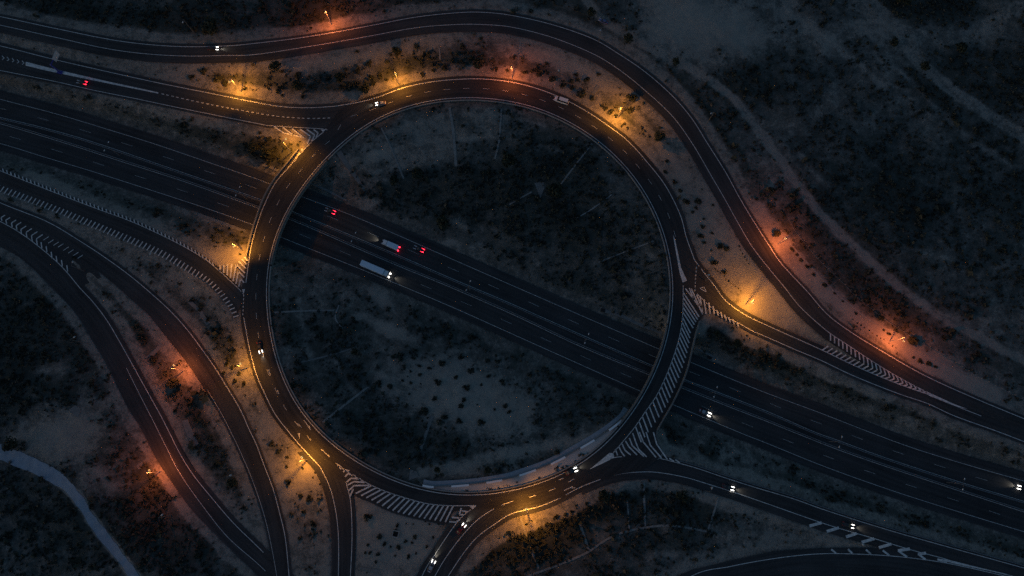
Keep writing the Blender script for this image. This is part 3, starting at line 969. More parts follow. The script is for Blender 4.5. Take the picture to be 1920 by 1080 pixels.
marking('ring', 'gore_hatching', east_hatch, flat0, .15)
marking('northeast_slip', 'edge_line', lines(NE_UP[1:12], w=.3), off=.17)
marking('northeast_slip', 'edge_line', lines(NE_LO[1:], w=.3), off=.17)


def west_hatch(mb, zf, off):
    strokes(0, 270, [[(1650, 908), (1650, 945)], [(1677, 905), (1677, 968)], [(1706, 902), (1704, 985)], [(1738, 900), (1728, 1006)],
                     [(1772, 903), (1748, 1028)], [(1772, 903), (1836, 968)], [(1790, 880), (1843, 932)], [(1813, 864), (1850, 903)], [(1832, 845), (1856, 876)],
                     [(1788, 955), (1770, 1048)], [(1788, 955), (1832, 1000)], [(1805, 1010), (1790, 1070)], [(1805, 1010), (1830, 1040)]], .62)(mb, zf, off)


marking('ring', 'gore_hatching', west_hatch, flat0, .15)


def triangles(mb, zf, off):
    tri_px(mb, zoom(0, 540, [(1815, 10), (1838, 8), (1826, 45)]), zf, off)
    strokes(960, 540, [[(1408, 2), (1458, 30), (1440, -8), (1408, 2)]], .3)(mb, zf, off)
    tri_px(mb, zoom(480, 810, [(315, 10), (330, 8), (326, 52)]), zf, off)
    tri_px(mb, zoom(480, 540, [(388, 1040), (400, 1032), (412, 1066)]), zf, off)
    dashes(mb, [(457, 552), (455, 596)], .3, zf, off, 4, 3)
    dashes(mb, spl([(1306, 500), (1304, 525), (1303, 548)], 2), .3, zf, off, 4, 3)
    strokes(960, 810, [[(0, 522), (8, 518)], [(130, 490), (180, 474)], [(280, 442), (325, 420)], [(425, 375), (468, 350)], [(352, 360), (385, 345)],
                       [(390, 440), (430, 420), (475, 418)], [(430, 420), (455, 408)]], .25)(mb, zf, off)
    strokes(480, 540, [[(95, 610), (108, 655)], [(160, 765), (172, 795)], [(360, 990), (398, 1045)], [(310, 1015), (342, 1045)]], .22)(mb, zf, off)


marking('ring', 'give_way_marks', triangles, flat0, .155)
marking('south_exit', 'edge_line', lines(EX_L[1:], w=.28))
marking('south_exit', 'edge_line', lines(EX_R, w=.28))
marking('south_entry', 'edge_line', lines(EN_L, w=.28), off=.16)
marking('south_entry', 'lane_line', lines(EN_M, w=.28), off=.16)
marking('southeast_slip', 'edge_line', lines(SE_LO, w=.28), off=.16)
marking('southeast_slip', 'edge_line', lines(SE_UP, w=.28), off=.16)
marking('southeast_feeder', 'edge_line', lines(SB_LINE, w=.28))


def se_gore(mb, zf, off):
    up = [[(310, 705), (402, 680)], [(440, 746), (532, 718)], [(585, 787), (666, 760)], [(702, 827), (797, 800)], [(832, 867), (925, 840)], [(975, 890), (1065, 876)], [(1125, 916), (1185, 908)]]
    lo = [[(475, 880), (510, 910)], [(600, 878), (632, 910)], [(735, 882), (772, 916)], [(860, 888), (912, 926)], [(975, 890), (1045, 938)], [(1125, 916), (1182, 955)], [(1270, 955), (1340, 975)]]
    strokes(1440, 810, up, 1.15)(mb, zf, off)
    strokes(1440, 810, lo, .8)(mb, zf, off)
    q = zoom(1440, 810, [(1270, 948), (1380, 965), (1600, 1020), (1830, 1074), (1600, 1030), (1390, 985), (1340, 972)])
    tri_px(mb, q, zf, off)


marking('southeast_slip', 'gore_hatching', se_gore, off=.17)


def ne_gore(mb, zf, off):
    A = spl(OL_LO[28:33], 2); B = spl(NE_UP[7:12], 2)
    A = A[(A[:, 0] >= 1552)]; B = B[B[:, 0] >= 1537]
    chevrons(mb, A, B, 24, lambda g: 6 + g * .10, .56, zf, off, arm=14)
    tri_px(mb, zoom(1440, 540, [(1195, 778), (1400, 872), (1500, 908), (1400, 884), (1205, 806)]), zf, off)


marking('northeast_slip', 'gore_hatching', ne_gore, off=.175)


def s1_zip(mb, zf, off):
    u = spl(S1_UP, 1.0)
    line3(mb, u[::4], .24, zf, off)
    k = u[(u[:, 0] > -120) & (u[:, 0] < 404)]
    for i in range(0, len(k), 8):
        line3(mb, resample([k[i], k[i] + (-1.5, -6.5)], n=2), .5, zf, off)
    u = spl(S1_LO, 1.0)
    k = u[u[:, 0] > -120]
    for i in range(0, len(k), 8):
        t = k[min(i + 4, len(k) - 1)] - k[max(i - 4, 0)]; t = t / np.hypot(*t)
        d = np.array([-t[1], t[0]]) * 10 - t * 1.0
        if k[i, 0] < 380: d = np.array([-7.5, 10.5])
        line3(mb, resample([k[i], k[i] + d], n=3), .5, zf, off)


marking('southwest_entry', 'zebra_edge', s1_zip)
marking('southwest_link', 'edge_line', lines(S2_UP, w=.28))
marking('southwest_link', 'edge_line', lines(S2_LO[10:], w=.16))
marking('southwest_loop', 'edge_line', lines(S3_UP[:-2] + [(494, 1036)], w=.28))
marking('southwest_loop', 'edge_line', lines(S3_LL[:-1] + [(498, 1071)], w=.2))


def sw_gore(mb, zf, off):
    low = [(12, 575), (48, 598), (90, 622), (125, 645), (160, 678), (200, 702), (240, 730), (277, 757), (312, 782), (350, 812), (388, 856), (425, 886), (465, 917), (505, 955)]
    for i, (x, y) in enumerate(low):
        h = 24 + min(i, 7) * 3.2
        ap = (x - 4, y - h)
        q = [(x + 2, y), ap]
        if i < 8: q.append((ap[0] + 30 + 2.5 * i, ap[1] - 18 - 2 * i))
        q = zoom(0, 270, q)
        for a, b in zip(q[:-1], q[1:]): line3(mb, resample([a, b], n=4), .5, zf, off)
    for x, y in ((365, 695), (402, 718), (440, 735), (475, 748), (515, 772), (552, 792), (588, 812), (622, 832)):
        a, b = zoom(0, 270, [(x, y), (x - 40, y + 26)]); line3(mb, resample([a, b], n=4), .3, zf, off)


# chevron field painted on its own paved nose between the two southwestern roads
nose_a = spl([(-120, 345), (0, 396), (60, 420), (120, 450), (165, 484), (190, 520)], 4)
nose_b = spl([(-120, 362), (0, 421), (50, 449), (100, 489), (125, 514), (146, 540)], 4)
V, F = sheet_between(*[resample(q, n=70) for q in (nose_a, nose_b)], hz, .04, 4)
ROAD_OBJ['nose'] = tag(mesh_obj('slip_road', V, F, M['asphalt']), kind='structure')
marking('nose', 'gore_hatching', sw_gore)


# ------------------------------------------------------------------ bridges, barriers, walls
def arc_strip(t0, t1, rf, n=60):
    t = np.linspace(t0, t1, n)
    return ring_px(t, rf(t))


def bridge(span, label, outer):
    t = np.linspace(span[0], span[1], 60)
    a = ring_px(t, rin(t) - 3); b = ring_px(t, rout(t) + 2)
    root = empty('road_bridge', tuple(P(*((a[30] + b[30]) / 2), -7.0)))
    tag(root, label, 'bridge')
    inv = -np.array(root.location)

    def loc(Vv):
        return [tuple(np.asarray(v) + inv) for v in Vv]
    top, F = sheet_between(a, b, flat0, .02, 4)
    bot = np.array(top) - (0, 0, 1.3)
    n = len(top)
    FF = list(F) + [tuple(n + i for i in f[::-1]) for f in F]
    k = 5; rows = len(a)
    for i in range(rows - 1):
        FF.append((i * k, n + i * k, n + (i + 1) * k, (i + 1) * k)); FF.append((i * k + 4, (i + 1) * k + 4, n + (i + 1) * k + 4, n + i * k + 4))
    for j in range(4):
        FF.append((j, j + 1, n + j + 1, n + j)); e = (rows - 1) * k
        FF.append((e + j + 1, e + j, n + e + j, n + e + j + 1))
    mesh_obj('deck', loc(np.vstack([top, bot])), FF, M['concrete_dark'], root)
    for q in (ring_px(t, rin(t) - 1.2), outer):
        mb = MB(); strip3(mb, q, .55, 1.0, flat0, .12)
        mb.V = loc(mb.V); mb.build('parapet', M['concrete_dark'], root)
    for i in (3, 56):
        mb = MB(); q = resample([a[i], b[i]], n=6)
        p = P(q[:, 0], q[:, 1], -1.29)
        mb.loft([[p[j] + (-.6, -.3, -6.3), p[j] + (.6, .3, -6.3), p[j] + (.6, .3, 0), p[j] + (-.6, -.3, 0)] for j in range(6)])
        mb.V = loc(mb.V); mb.build('abutment', M['concrete_dark'], root)
    # pier wall on the median
    mc = (resample(MW_UI_S, n=400) + resample(MW_LI_S, n=400)) / 2
    rr = np.hypot(mc[:, 0] - CX, mc[:, 1] - CY); tt = np.arctan2(mc[:, 1] - CY, mc[:, 0] - CX)
    sel = mc[(rr > rin(tt) + 6) & (rr < rout(tt) - 6) & (tt > span[0]) & (tt < span[1])]
    if len(sel) > 1:
        for u in (.12, .5, .88):
            c = at(sel, u); p = P(c[0], c[1], -7.0)
            mb = MB(); mb.tube([p, p + (0, 0, 5.72)], [.55, .55], 12); mb.V = loc(mb.V); mb.build('pier', M['concrete'], root, True)
    return root


OUT_W = spl([(560, 281), (538, 308), (515, 337), (494, 374), (478, 420), (467, 462), (463, 480)], 4)
OUT_E = spl([(1311, 603), (1304, 627), (1298, 652), (1289, 690), (1277, 722), (1259, 759), (1241, 790), (1232, 806)], 4)
bridge(WB, 'curved concrete road bridge at left of the roundabout, its outer parapet lit amber', OUT_W)
bridge(EB, 'curved concrete road bridge with striped hatching at right of the roundabout', OUT_E)


def ground_strip(name, label, cat, poly, w, h, mat, zf=tz, off=0.0, group=None, step=5):
    q = spl(poly, step)
    mb = MB(); strip3(mb, q, w, h, zf, off)
    o = mb.build(name, mat)
    # pivot at the middle of the thing
    c = np.array(mb.V).mean(0); c[2] = min(v[2] for v in mb.V)
    for v in o.data.vertices: v.co -= Vector(c)
    o.location = c
    return tag(o, label, cat, group)


# low kerb barrier round the island, in two runs between the bridges
for (t0, t1, lab) in ((WB[1] + .01, EB[0] - .01, 'pale concrete kerb barrier round the upper half of the island edge'),
                      (EB[1] + .01, 2 * math.pi + WB[0] - .01, 'pale concrete kerb barrier round the lower half of the island edge')):
    t = np.linspace(t0, t1, 240)
    ground_strip('kerb_barrier', lab, 'barrier', ring_px(t, rin(t) - 1.2), .42, .65, M['concrete'], flat0, .05, 'kerb barriers round the island')


def guard_rail(label, poly, h0=.45):
    q = spl(poly, 6)
    root = empty('guard_rail', tuple(P(q[len(q) // 2, 0], q[len(q) // 2, 1], float(hz(*q[len(q) // 2])))))
    tag(root, label, 'guard rail')
    inv = -np.array(root.location)
    mb = MB(); strip3(mb, q, .12, .32, hz, h0); mb.V = [tuple(np.array(v) + inv) for v in mb.V]
    mb.build('rail', M['steel'], root)
    pm = MB(); r = resample(q, 17.0)
    for x, y in r:
        p = P(x, y, float(hz(x, y))) + inv
        pm.box(p[0], p[1], p[2] + .36, .12, .12, .72)
    o = pm.build('posts', M['steel'], root); tag(o, kind='stuff')


guard_rail('long steel guard rail along the upper side of the motorway median', offset(MW_UI_S, 3.0)[::3])
guard_rail('long steel guard rail along the lower side of the motorway median', offset(MW_LI_S, -3.0)[::3])
guard_rail('steel guard rail between the lower right slip road and the motorway', [(x, y - 4.5) for x, y in SE_UP[5:18]])

MED = (resample(MW_UI_S, n=300) + resample(MW_LI_S, n=300)) / 2

# retaining wall with white painted panels inside the island
WALL = spl([(793, 909), (817, 912), (880, 908), (942, 899), (975, 890), (1035, 868), (1090, 838), (1117, 822), (1145, 803), (1168, 784), (1178, 768)], 3)
root = empty('retaining_wall', tuple(P(1000, 882, float(tz(1000, 882)))))
tag(root, 'low curved grey retaining wall with white painted panels along the island bottom', 'wall')
inv = -np.array(root.location)
mb = MB(); strip3(mb, WALL, .5, 1.0, tz, -.1); mb.V = [tuple(np.array(v) + inv) for v in mb.V]; mb.build('wall', M['concrete_dark'], root)
mb = MB(); a = offset(WALL, -5); strip3(mb, a, 2.3, .25, tz, 0.0); mb.V = [tuple(np.array(v) + inv) for v in mb.V]; mb.build('apron', M['apron'], root)
PAN = [((794, 911), (815, 914)), ((847, 913), (880, 910)), ((911, 906), (943, 899)), ((974, 893), (1004, 883)), ((1034, 872), (1062, 858)), ((1090, 841), (1116, 827)), ((1143, 808), (1165, 790))]
for a, b in PAN:
    u = [float(np.argmin(((WALL - np.array(c)) ** 2).sum(1))) for c in (a, b)]
    q = WALL[int(u[0]):int(u[1]) + 1]
    if len(q) < 2: continue
    mb = MB(); strip3(mb, offset(q, 1.0), .8, 1.12, tz, -.08); mb.V = [tuple(np.array(v) + inv) for v in mb.V]; mb.build('white_panel', M['white'], root)

q = resample(WALL[2:], n=120)
tq = np.arctan2(q[:, 1] - CY, q[:, 0] - CX)
V, F = sheet_between(offset(q, 1.5), ring_px(tq, np.maximum(rin(tq) - 2.5, np.hypot(q[:, 0] - CX, q[:, 1] - CY) + 2.5)), lambda a, b: np.maximum(tz(a, b), -.25), .12, 4)
tag(mesh_obj('footway', V, F, M['footway']), kind='structure')

# concrete drains and chutes on the slopes
DR = [
    ([(715, 240), (732, 275), (757, 335)], 1.0, 'thin pale drain running down the slope left of the island top'),
    ([(635, 285), (660, 322), (685, 358)], [2.6, 1.9, 1.3], 'broad pale chute beside the left bridge inside the island'),
    ([(843, 202), (850, 250), (855, 312)], 1.5, 'straight drain just left of the island top centre'),
    ([(940, 203), (936, 260), (928, 298)], 1.0, 'thin straight drain just right of the island top centre'),
    ([(1110, 270), (1080, 308), (1052, 345)], .8, 'thin slanting drain on the upper right island slope'),
    ([(1147, 365), (1110, 392), (1080, 410)], .6, 'faint short drain on the right island slope'),
    ([(1225, 452), (1170, 473), (1122, 492)], .7, 'thin drain running left from the right ring road'),
    ([(997, 360), (975, 372), (955, 384)], .7, 'short drain leading away from the small triangular inlet'),
    ([(512, 586), (570, 583), (627, 582)], .9, 'level thin drain on the left slope of the lower island half'),
    ([(636, 572), (629, 590), (631, 602), (643, 616)], .6, 'small curved white kerb at the end of a level drain'),
    ([(565, 679), (615, 667), (665, 652)], .9, 'slanting thin drain below the curved white kerb'),
    ([(692, 724), (648, 758), (605, 792)], 1.1, 'diagonal drain on the lower left island slope'),
    ([(810, 780), (800, 810), (787, 847)], [1.6, 1.4, 1.2], 'pale chute above the left end of the panelled wall'),
    ([(976, 972), (992, 1020), (1010, 1066)], 1.1, 'leftmost drain on the slope below the bottom lit verge'),
    ([(1079, 961), (1092, 996), (1104, 1032)], 1.1, 'second drain from the left on the bottom slope'),
    ([(1176, 935), (1178, 965), (1180, 995)], .8, 'short faint drain in the middle of the bottom slope'),
    ([(1207, 905), (1208, 945), (1210, 987)], 1.0, 'drain starting at the top of the lower right road bend'),
    ([(1347, 932), (1338, 962), (1327, 995)], .9, 'rightmost drain on the slope under the lower right road'),
    ([(985, 1082), (1060, 1054), (1102, 1035), (1140, 1010), (1180, 995), (1235, 986), (1272, 987), (1330, 997)], 1.0, 'long curving collector drain across the bottom slope'),
    ([(1122, 162), (1112, 176)], 1.8, 'short pale chute between the two roads at upper right'),
    ([(976, 78), (972, 112)], .9, 'short upright drain below the top road bend'),
    ([(824, 90), (825, 112)], .8, 'faint upright drain above the white car with its lights on'),
    ([(305, 645), (290, 660), (274, 674)], 1.8, 'pale concrete chute between the two lower left roads'),
    ([(281, 860), (270, 868), (258, 877)], 2.2, 'short pale chute beside the orange lit left verge'),
    ([(355, 565), (371, 580), (380, 588)], 1.6, 'upper pale slab near the left hatched entry road'),
    ([(377, 588), (384, 598), (391, 608)], 1.9, 'lower pale slab near the left hatched entry road'),
    ([(1480, 456), (1520, 500), (1560, 543), (1595, 573), (1630, 600), (1690, 635), (1715, 652), (1765, 677), (1815, 702)], .7, 'long pale drain along the orange lit right verge'),
    ([(1134, 583), (1165, 592), (1195, 606), (1243, 624)], 1.7, 'pale gutter slab beside the motorway left of the right bridge'),
    ([(581, 343), (615, 358), (650, 376)], 1.0, 'pale concrete ledge beside the motorway right of the left bridge'),
    ([(1303, 653), (1322, 661), (1340, 670)], 1.0, 'pale concrete ledge beside the motorway right of the right bridge'),
    ([(371, 402), (410, 416), (460, 434)], 1.6, 'pale concrete ledge beside the motorway left of the left bridge'),
    ([(492, 308), (508, 313), (522, 320)], 1.5, 'double pale ledge above the motorway at the left bridge'),
    ([(674, 1065), (692, 1067), (711, 1070)], .8, 'dark low garden wall at the bottom of the bare triangle'),
]
for q, w, lab in DR:
    qq = spl(q, 4)
    ww = np.interp(np.linspace(0, 1, len(qq)), np.linspace(0, 1, len(w)), w) if isinstance(w, list) else w
    ww = ww * (.85 if 'drain' in lab else 1.0) * (1 + .35 * (np.random.default_rng(int(q[0][0])).random(len(qq)) - .5))
    nm = 'concrete_chute' if 'chute' in lab else 'low_wall' if 'wall' in lab else 'concrete_slab' if ('slab' in lab or 'ledge' in lab or 'gutter' in lab) else 'white_kerb' if 'kerb' in lab else 'drain_channel'
    ground_strip(nm, lab, nm.split('_')[-1], q, ww, .18, (M['concrete'] if w == .6 else M['concrete_dark'] if nm != 'drain_channel' else M['drain']), tz, .02, step=4)


def slab(name, label, cat, pts, h, mat=None, hole=None):
    q = np.array(pts, float); c = q.mean(0)
    z = float(tz(c[0], c[1]))
    p = P(q[:, 0], q[:, 1], z); o3 = P(c[0], c[1], z)
    n = len(q)
    base = p - o3
    root = mesh_obj(name, list(base + (0, 0, -.3)) + list(base + (0, 0, h)),
                    [tuple(range(n)), tuple(n + i for i in range(n - 1, -1, -1))] + [(i, n + i, n + (i + 1) % n, (i + 1) % n) for i in range(n)], mat or M['concrete_dark'])
    me = root.data
    bm = bmesh.new(); bm.from_mesh(me); bmesh.ops.recalc_face_normals(bm, faces=bm.faces); bm.to_mesh(me); bm.free()
    root.location = o3
    return tag(root, label, cat)


slab('concrete_slab', 'pale five sided slab on the bare ground at lower left', 'slab', [(130, 768), (142, 760), (152, 767), (148, 783), (140, 780)], .3)
slab('concrete_slab', 'long pale slab between the two lower left roads', 'slab', [(341, 789), (352, 786), (360, 806), (373, 832), (362, 840), (352, 820)], .25)
slab('drain_inlet', 'small pale triangular inlet inside the upper right island', 'inlet', [(1002, 343), (1019, 341), (1021, 352), (1013, 372)], .25)
slab('drain_inlet', 'small fan shaped pale inlet left of the panelled wall', 'inlet', [(769, 880), (781, 884), (786, 894), (766, 901)], .2)
for x, y, lab in ((1131, 581, 'small dark square manhole above the motorway left of the right bridge'), (1124, 723, 'small dark square manhole under the motorway left of the right bridge'),
                  (1331, 669, 'small dark square manhole above the motorway right of the right bridge')):
    slab('manhole', lab, 'manhole', [(x - 4, y - 3), (x + 4, y - 1), (x + 3, y + 5), (x - 5, y + 3)], .3, M['pit'])
# square well with a raised frame on the bare triangle
z = float(tz(742, 1001)); c = P(742, 1001, z)
root = empty('square_well', tuple(c), R(-12)); tag(root, 'small square concrete well with pale rim on the bare triangle at the bottom', 'well')
mb = MB()
for sx, sy, lx, ly in ((0, 1.25, 2.9, .4), (0, -1.25, 2.9, .4), (1.25, 0, .4, 2.1), (-1.25, 0, .4, 2.1)): mb.box(sx, sy, .15, lx, ly, 1.1)
mb.build('rim', M['concrete'], root)
MB().box(0, 0, -.05, 2.1, 2.1, .5).build('cover', M['pit'], root)


def fence(label, poly, gap=14.0, h=1.5):
    q = spl(poly, 3); r = resample(q, gap)
    m = r[len(r) // 2]
    root = empty('wire_fence', tuple(P(m[0], m[1], float(tz(*m))))); tag(root, label, 'fence')
    inv = -np.array(root.location)
    for x, y in r:
        p = P(x, y, float(tz(x, y))) + inv
        MB().box(p[0], p[1], p[2] + h / 2 - .1, .14, .14, h + .2).build('post', M['concrete'], root)
    mb = MB()
    for hh in (.45, .95, 1.4): strip3(mb, q, .05, .05, tz, hh)
    mb.V = [tuple(np.array(v) + inv) for v in mb.V]
    mb.build('wire', M['steel'], root)


fence('long wire fence with pale posts above the orange lit right verge',
      [(1483, 417), (1491, 433), (1520, 470), (1540, 492), (1585, 535), (1602, 553), (1657, 597), (1715, 635), (1765, 665), (1840, 710), (1915, 747), (1990, 785)])


# ------------------------------------------------------------------ street lamps
AMBER = (1.0, .375, .04)
ORANGE = (1.0, .225, .05)


def street_lamp(label, base, head, kind, power=1.0, group='street lamps along the roads', hmax=13.0):
    zb = float(tz(*base))
    B = P(base[0], base[1], zb)
    g = np.array([bil(DM, base[0] + 10, base[1]) - bil(DM, base[0] - 10, base[1]), bil(DM, base[0], base[1] + 10) - bil(DM, base[0], base[1] - 10)])
    if np.hypot(*g) < .5: g = np.array([CX - base[0], CY - base[1]]) * -1.0
    g /= np.hypot(*g)
    nrm = (P(base[0] - g[0] * 8, base[1] - g[1] * 8, zb) - B)[:2]; nrm /= np.hypot(*nrm)
    best = None; L = 1.9
    for h in np.arange(8.0, hmax, .25):
        Hd = P(head[0], head[1], zb + h)
        e = np.hypot(*(Hd[:2] - B[:2] - nrm * L)) + .02 * abs(h - 11)
        if best is None or e < best[0]: best = (e, h)
    h = best[1]; d = nrm
    rz = math.atan2(d[1], d[0])
    root = empty('street_lamp', tuple(B), rz)
    tag(root, label, 'street lamp', group)
    MB().tube([(0, 0, -.3), (0, 0, .6), (0, 0, h * .6), (0, 0, h - .25)], [.2, .17, .13, .09], 8).build('pole', M['pole' if kind != 'off' else 'pole_dark'], root, True)
    MB().tube([(0, 0, h - .3), (.12, 0, h - .05), (L * .5, 0, h + .12), (L - .5, 0, h + .16)], [.085, .08, .07, .06], 8).build('arm', M['pole' if kind != 'off' else 'pole_dark'], root, True)
    mb = MB()
    secs = []
    for x, w, t in ((-.62, .10, .06), (-.4, .2, .13), (.1, .24, .16), (.45, .18, .12), (.6, .08, .06)):
        secs.append([(L + x, -w, h + .12), (L + x, w, h + .12), (L + x, w * .7, h + .12 + t), (L + x, -w * .7, h + .12 + t)])
    mb.loft(secs); hd = mb.build('lamp_head', M['pole'], root, True)
    mb = MB(); secs = []
    for x, w, t in ((-.45, .2, .05), (-.2, .33, .14), (.2, .33, .14), (.48, .18, .05)):
        secs.append([(L + x, -w, h + .11), (L + x, w, h + .11), (L + x, w * .7, h + .11 - t), (L + x, -w * .7, h + .11 - t)])
    mb.loft(secs)
    mb.build('lens', M['lens_amber'] if kind == 'amber' else M['lens_orange'] if kind == 'orange' else M['lens_off'], hd, True)
    if kind != 'off':
        for sg in (-1, 1):                      # the lens throws two wide lobes along the road
            ld = bpy.data.lights.new('lamp_light', 'SPOT')
            ld.energy = (15500 if kind == 'amber' else 11500) * power; ld.color = AMBER if kind == 'amber' else ORANGE
            ld.spot_size = R(130); ld.spot_blend = .85; ld.shadow_soft_size = .25
            lo = bpy.data.objects.new('lamp_light', ld); lo.location = (L, sg * .1, h - .12); COL.objects.link(lo); lo.parent = root
            lo.rotation_euler = Vector((-.24, sg * math.sin(R(31)), -math.cos(R(31)))).to_track_quat('-Z', 'Y').to_euler()
    return root


LAMPS = [
    ('lit orange street lamp above the topmost road at upper left', (622, 47), (611, 19), 'orange', .75),
    ('lit amber street lamp on the verge above the white car with headlights', (748, 158), (741, 128), 'amber', .9),
    ('tall pale street lamp on the verge at top centre of the roundabout', (960, 148), (958, 113), 'orange', .7),
    ('lit amber street lamp at upper right of the roundabout, beside dark bushes', (1158, 222), (1166, 203), 'amber', .9),
    ('lit amber street lamp beside the upper left slip road among round bushes', (452, 172), (435, 148), 'amber', 1.0),
    ('lit amber street lamp on the bushy gore above the left bridge', (546, 286), (531, 262), 'amber', .8),
    ('lit amber street lamp on the sandy nose beneath the left bridge', (455, 470), (434, 455), 'amber', .75),
    ('lit orange street lamp between the two curving lower left roads', (345, 695), (324, 686), 'orange', .7),
    ('lit amber street lamp on the sandy verge left of the ring road', (464, 690), (444, 680), 'amber', .55),
    ('lit orange street lamp at the outer edge of the far left curving road', (302, 884), (275, 883), 'orange', .6),
    ('lit amber street lamp at the lower left bend of the roundabout', (577, 862), (555, 868), 'amber', .9),
    ('lit amber street lamp on the verge at the bottom of the roundabout', (988, 957), (987, 982), 'amber', .9),
    ('lit amber street lamp on the bare sandy wedge at right', (1397, 572), (1413, 554), 'amber', 1.0),
    ('lit orange street lamp on the right verge beside a round tree by the fence', (1668, 640), (1690, 624), 'orange', .8),
    ('lit orange street lamp under the dark tree at the fence corner', (1458, 458), (1476, 443), 'orange', .75),
]
for a in LAMPS: street_lamp(*a)
OFFL = [
    ('unlit street lamp leaning into the dark scrub left of the far left road', (166, 644), (137, 634)),
    ('unlit street lamp between the two dark roads near the bottom left', (447, 891), (426, 893)),
    ('unlit street lamp at the end of the chevrons on the left', (158, 508), (135, 494)),
    ('unlit street lamp beside the striped left entry road', (299, 493), (280, 479)),
    ('unlit street lamp on the slope under the lower right road', (1322, 920), (1329, 933)),
    ('unlit street lamp above the topmost road at far upper left', (364, 62), (347, 39)),
    ('unlit street lamp beside the parked car on the dirt track', (1122, 79), (1130, 54)),
    ('unlit street lamp in dark scrub right of the outer road', (1325, 232), (1337, 212)),
    ('unlit street lamp on the nose above the big chevrons at lower right', (1601, 1018), (1617, 1025)),
    ('unlit street lamp on the pale wedge between the two right roads', (1322, 527), (1333, 516)),
    ('unlit street lamp on the brown bank at upper right of the ring', (1047, 152), (1054, 128)),
    ('unlit street lamp in the dark scrub at the lower left', (322, 965), (304, 967)),
]
for lab, b, h in OFFL: street_lamp(lab, b, h, 'off')


def median_lamp(label, head):
    z = -7.0; H = 11.5
    p = P(head[0], head[1], z + H)
    # set the post on the median line
    g = MED; q = P(g[:, 0], g[:, 1], -7.0)
    i = int(np.argmin(((q[:, :2] - p[:2]) ** 2).sum(1)))
    t = q[min(i + 2, len(q) - 1)] - q[max(i - 2, 0)]
    root = empty('median_lamp', (q[i][0], q[i][1], z), math.atan2(t[0], -t[1]))
    tag(root, label, 'street lamp', 'unlit twin lamps on the motorway median')
    MB().tube([(0, 0, 0), (0, 0, .6), (0, 0, H)], [.2, .14, .08], 8).build('pole', M['pole_dark'], root, True)
    for s in (-1, 1):
        MB().tube([(0, 0, H - .1), (s * .8, 0, H + .15), (s * 1.9, 0, H + .2)], [.06, .05, .04], 6).build('arm', M['pole_dark'], root, True)
        mb = MB(); mb.loft([[(s * (2.2 + x), -w, H + .12), (s * (2.2 + x), w, H + .12), (s * (2.2 + x), w * .7, H + .3), (s * (2.2 + x), -w * .7, H + .3)] for x, w in ((-.4, .12), (0, .24), (.4, .12))])
        mb.build('lamp_head', M['lens_off'], root, True)


for n, h in (('first', (205, 271)), ('second', (445, 356)), ('third', (660, 441)), ('fourth', (883, 536)), ('fifth', (1098, 632)), ('sixth', (1338, 733)), ('seventh', (1575, 826)), ('eighth', (1808, 911))):
    median_lamp('unlit twin armed lamp on the motorway median, %s from the left' % n, h)

# cantilever sign over the upper left slip road
zb = float(hz(113, 136)); Bp = P(113, 136, zb)
tdir = P(160, 147, zb) - P(80, 127, zb); rz = math.atan2(tdir[1], tdir[0])
root = empty('overhead_sign', tuple(Bp), rz); tag(root, 'grey backed cantilever road sign on a blue post at the upper left gore', 'road sign')
MB().tube([(0, 0, 0), (0, 0, .5), (0, 0, 7.4)], [.45, .36, .3], 10).build('post', M['blue'], root, True)
MB().box(0, 0, .25, 2.6, 1.6, .5).build('foundation', M['blue'], root)
MB().box(0, 3.0, 6.9, .3, 6.4, .4).build('arm', M['blue'], root)
brd = MB().box(.30, 5.0, 6.6, .12, 4.4, 3.0).build('board', M['sign_back'], root)
for y in (3.4, 5.0, 6.6): MB().box(.21, y, 6.6, .1, .12, 2.7).build('brace', M['steel'], brd)


# ------------------------------------------------------------------ vehicles
def section(x, w, z0, z1, wt):
    """Rounded car cross section at station x."""
    zm = z0 + (z1 - z0) * .55
    return [(x, -w * .9, z0), (x, w * .9, z0), (x, w, z0 + .15), (x, w, zm), (x, wt, z1), (x, -wt, z1), (x, -w, zm), (x, -w, z0 + .15)]


def beam(root, x, z, power=900.0):
    ld = bpy.data.lights.new('headlight_beam', 'SPOT')
    ld.energy = power; ld.color = (1.0, .9, .72); ld.spot_size = R(52); ld.spot_blend = .9; ld.shadow_soft_size = .2
    o = bpy.data.objects.new('headlight_beam', ld); COL.objects.link(o); o.parent = root
    o.location = (x + .4, 0, z); o.rotation_euler = (R(78), 0, R(-90))


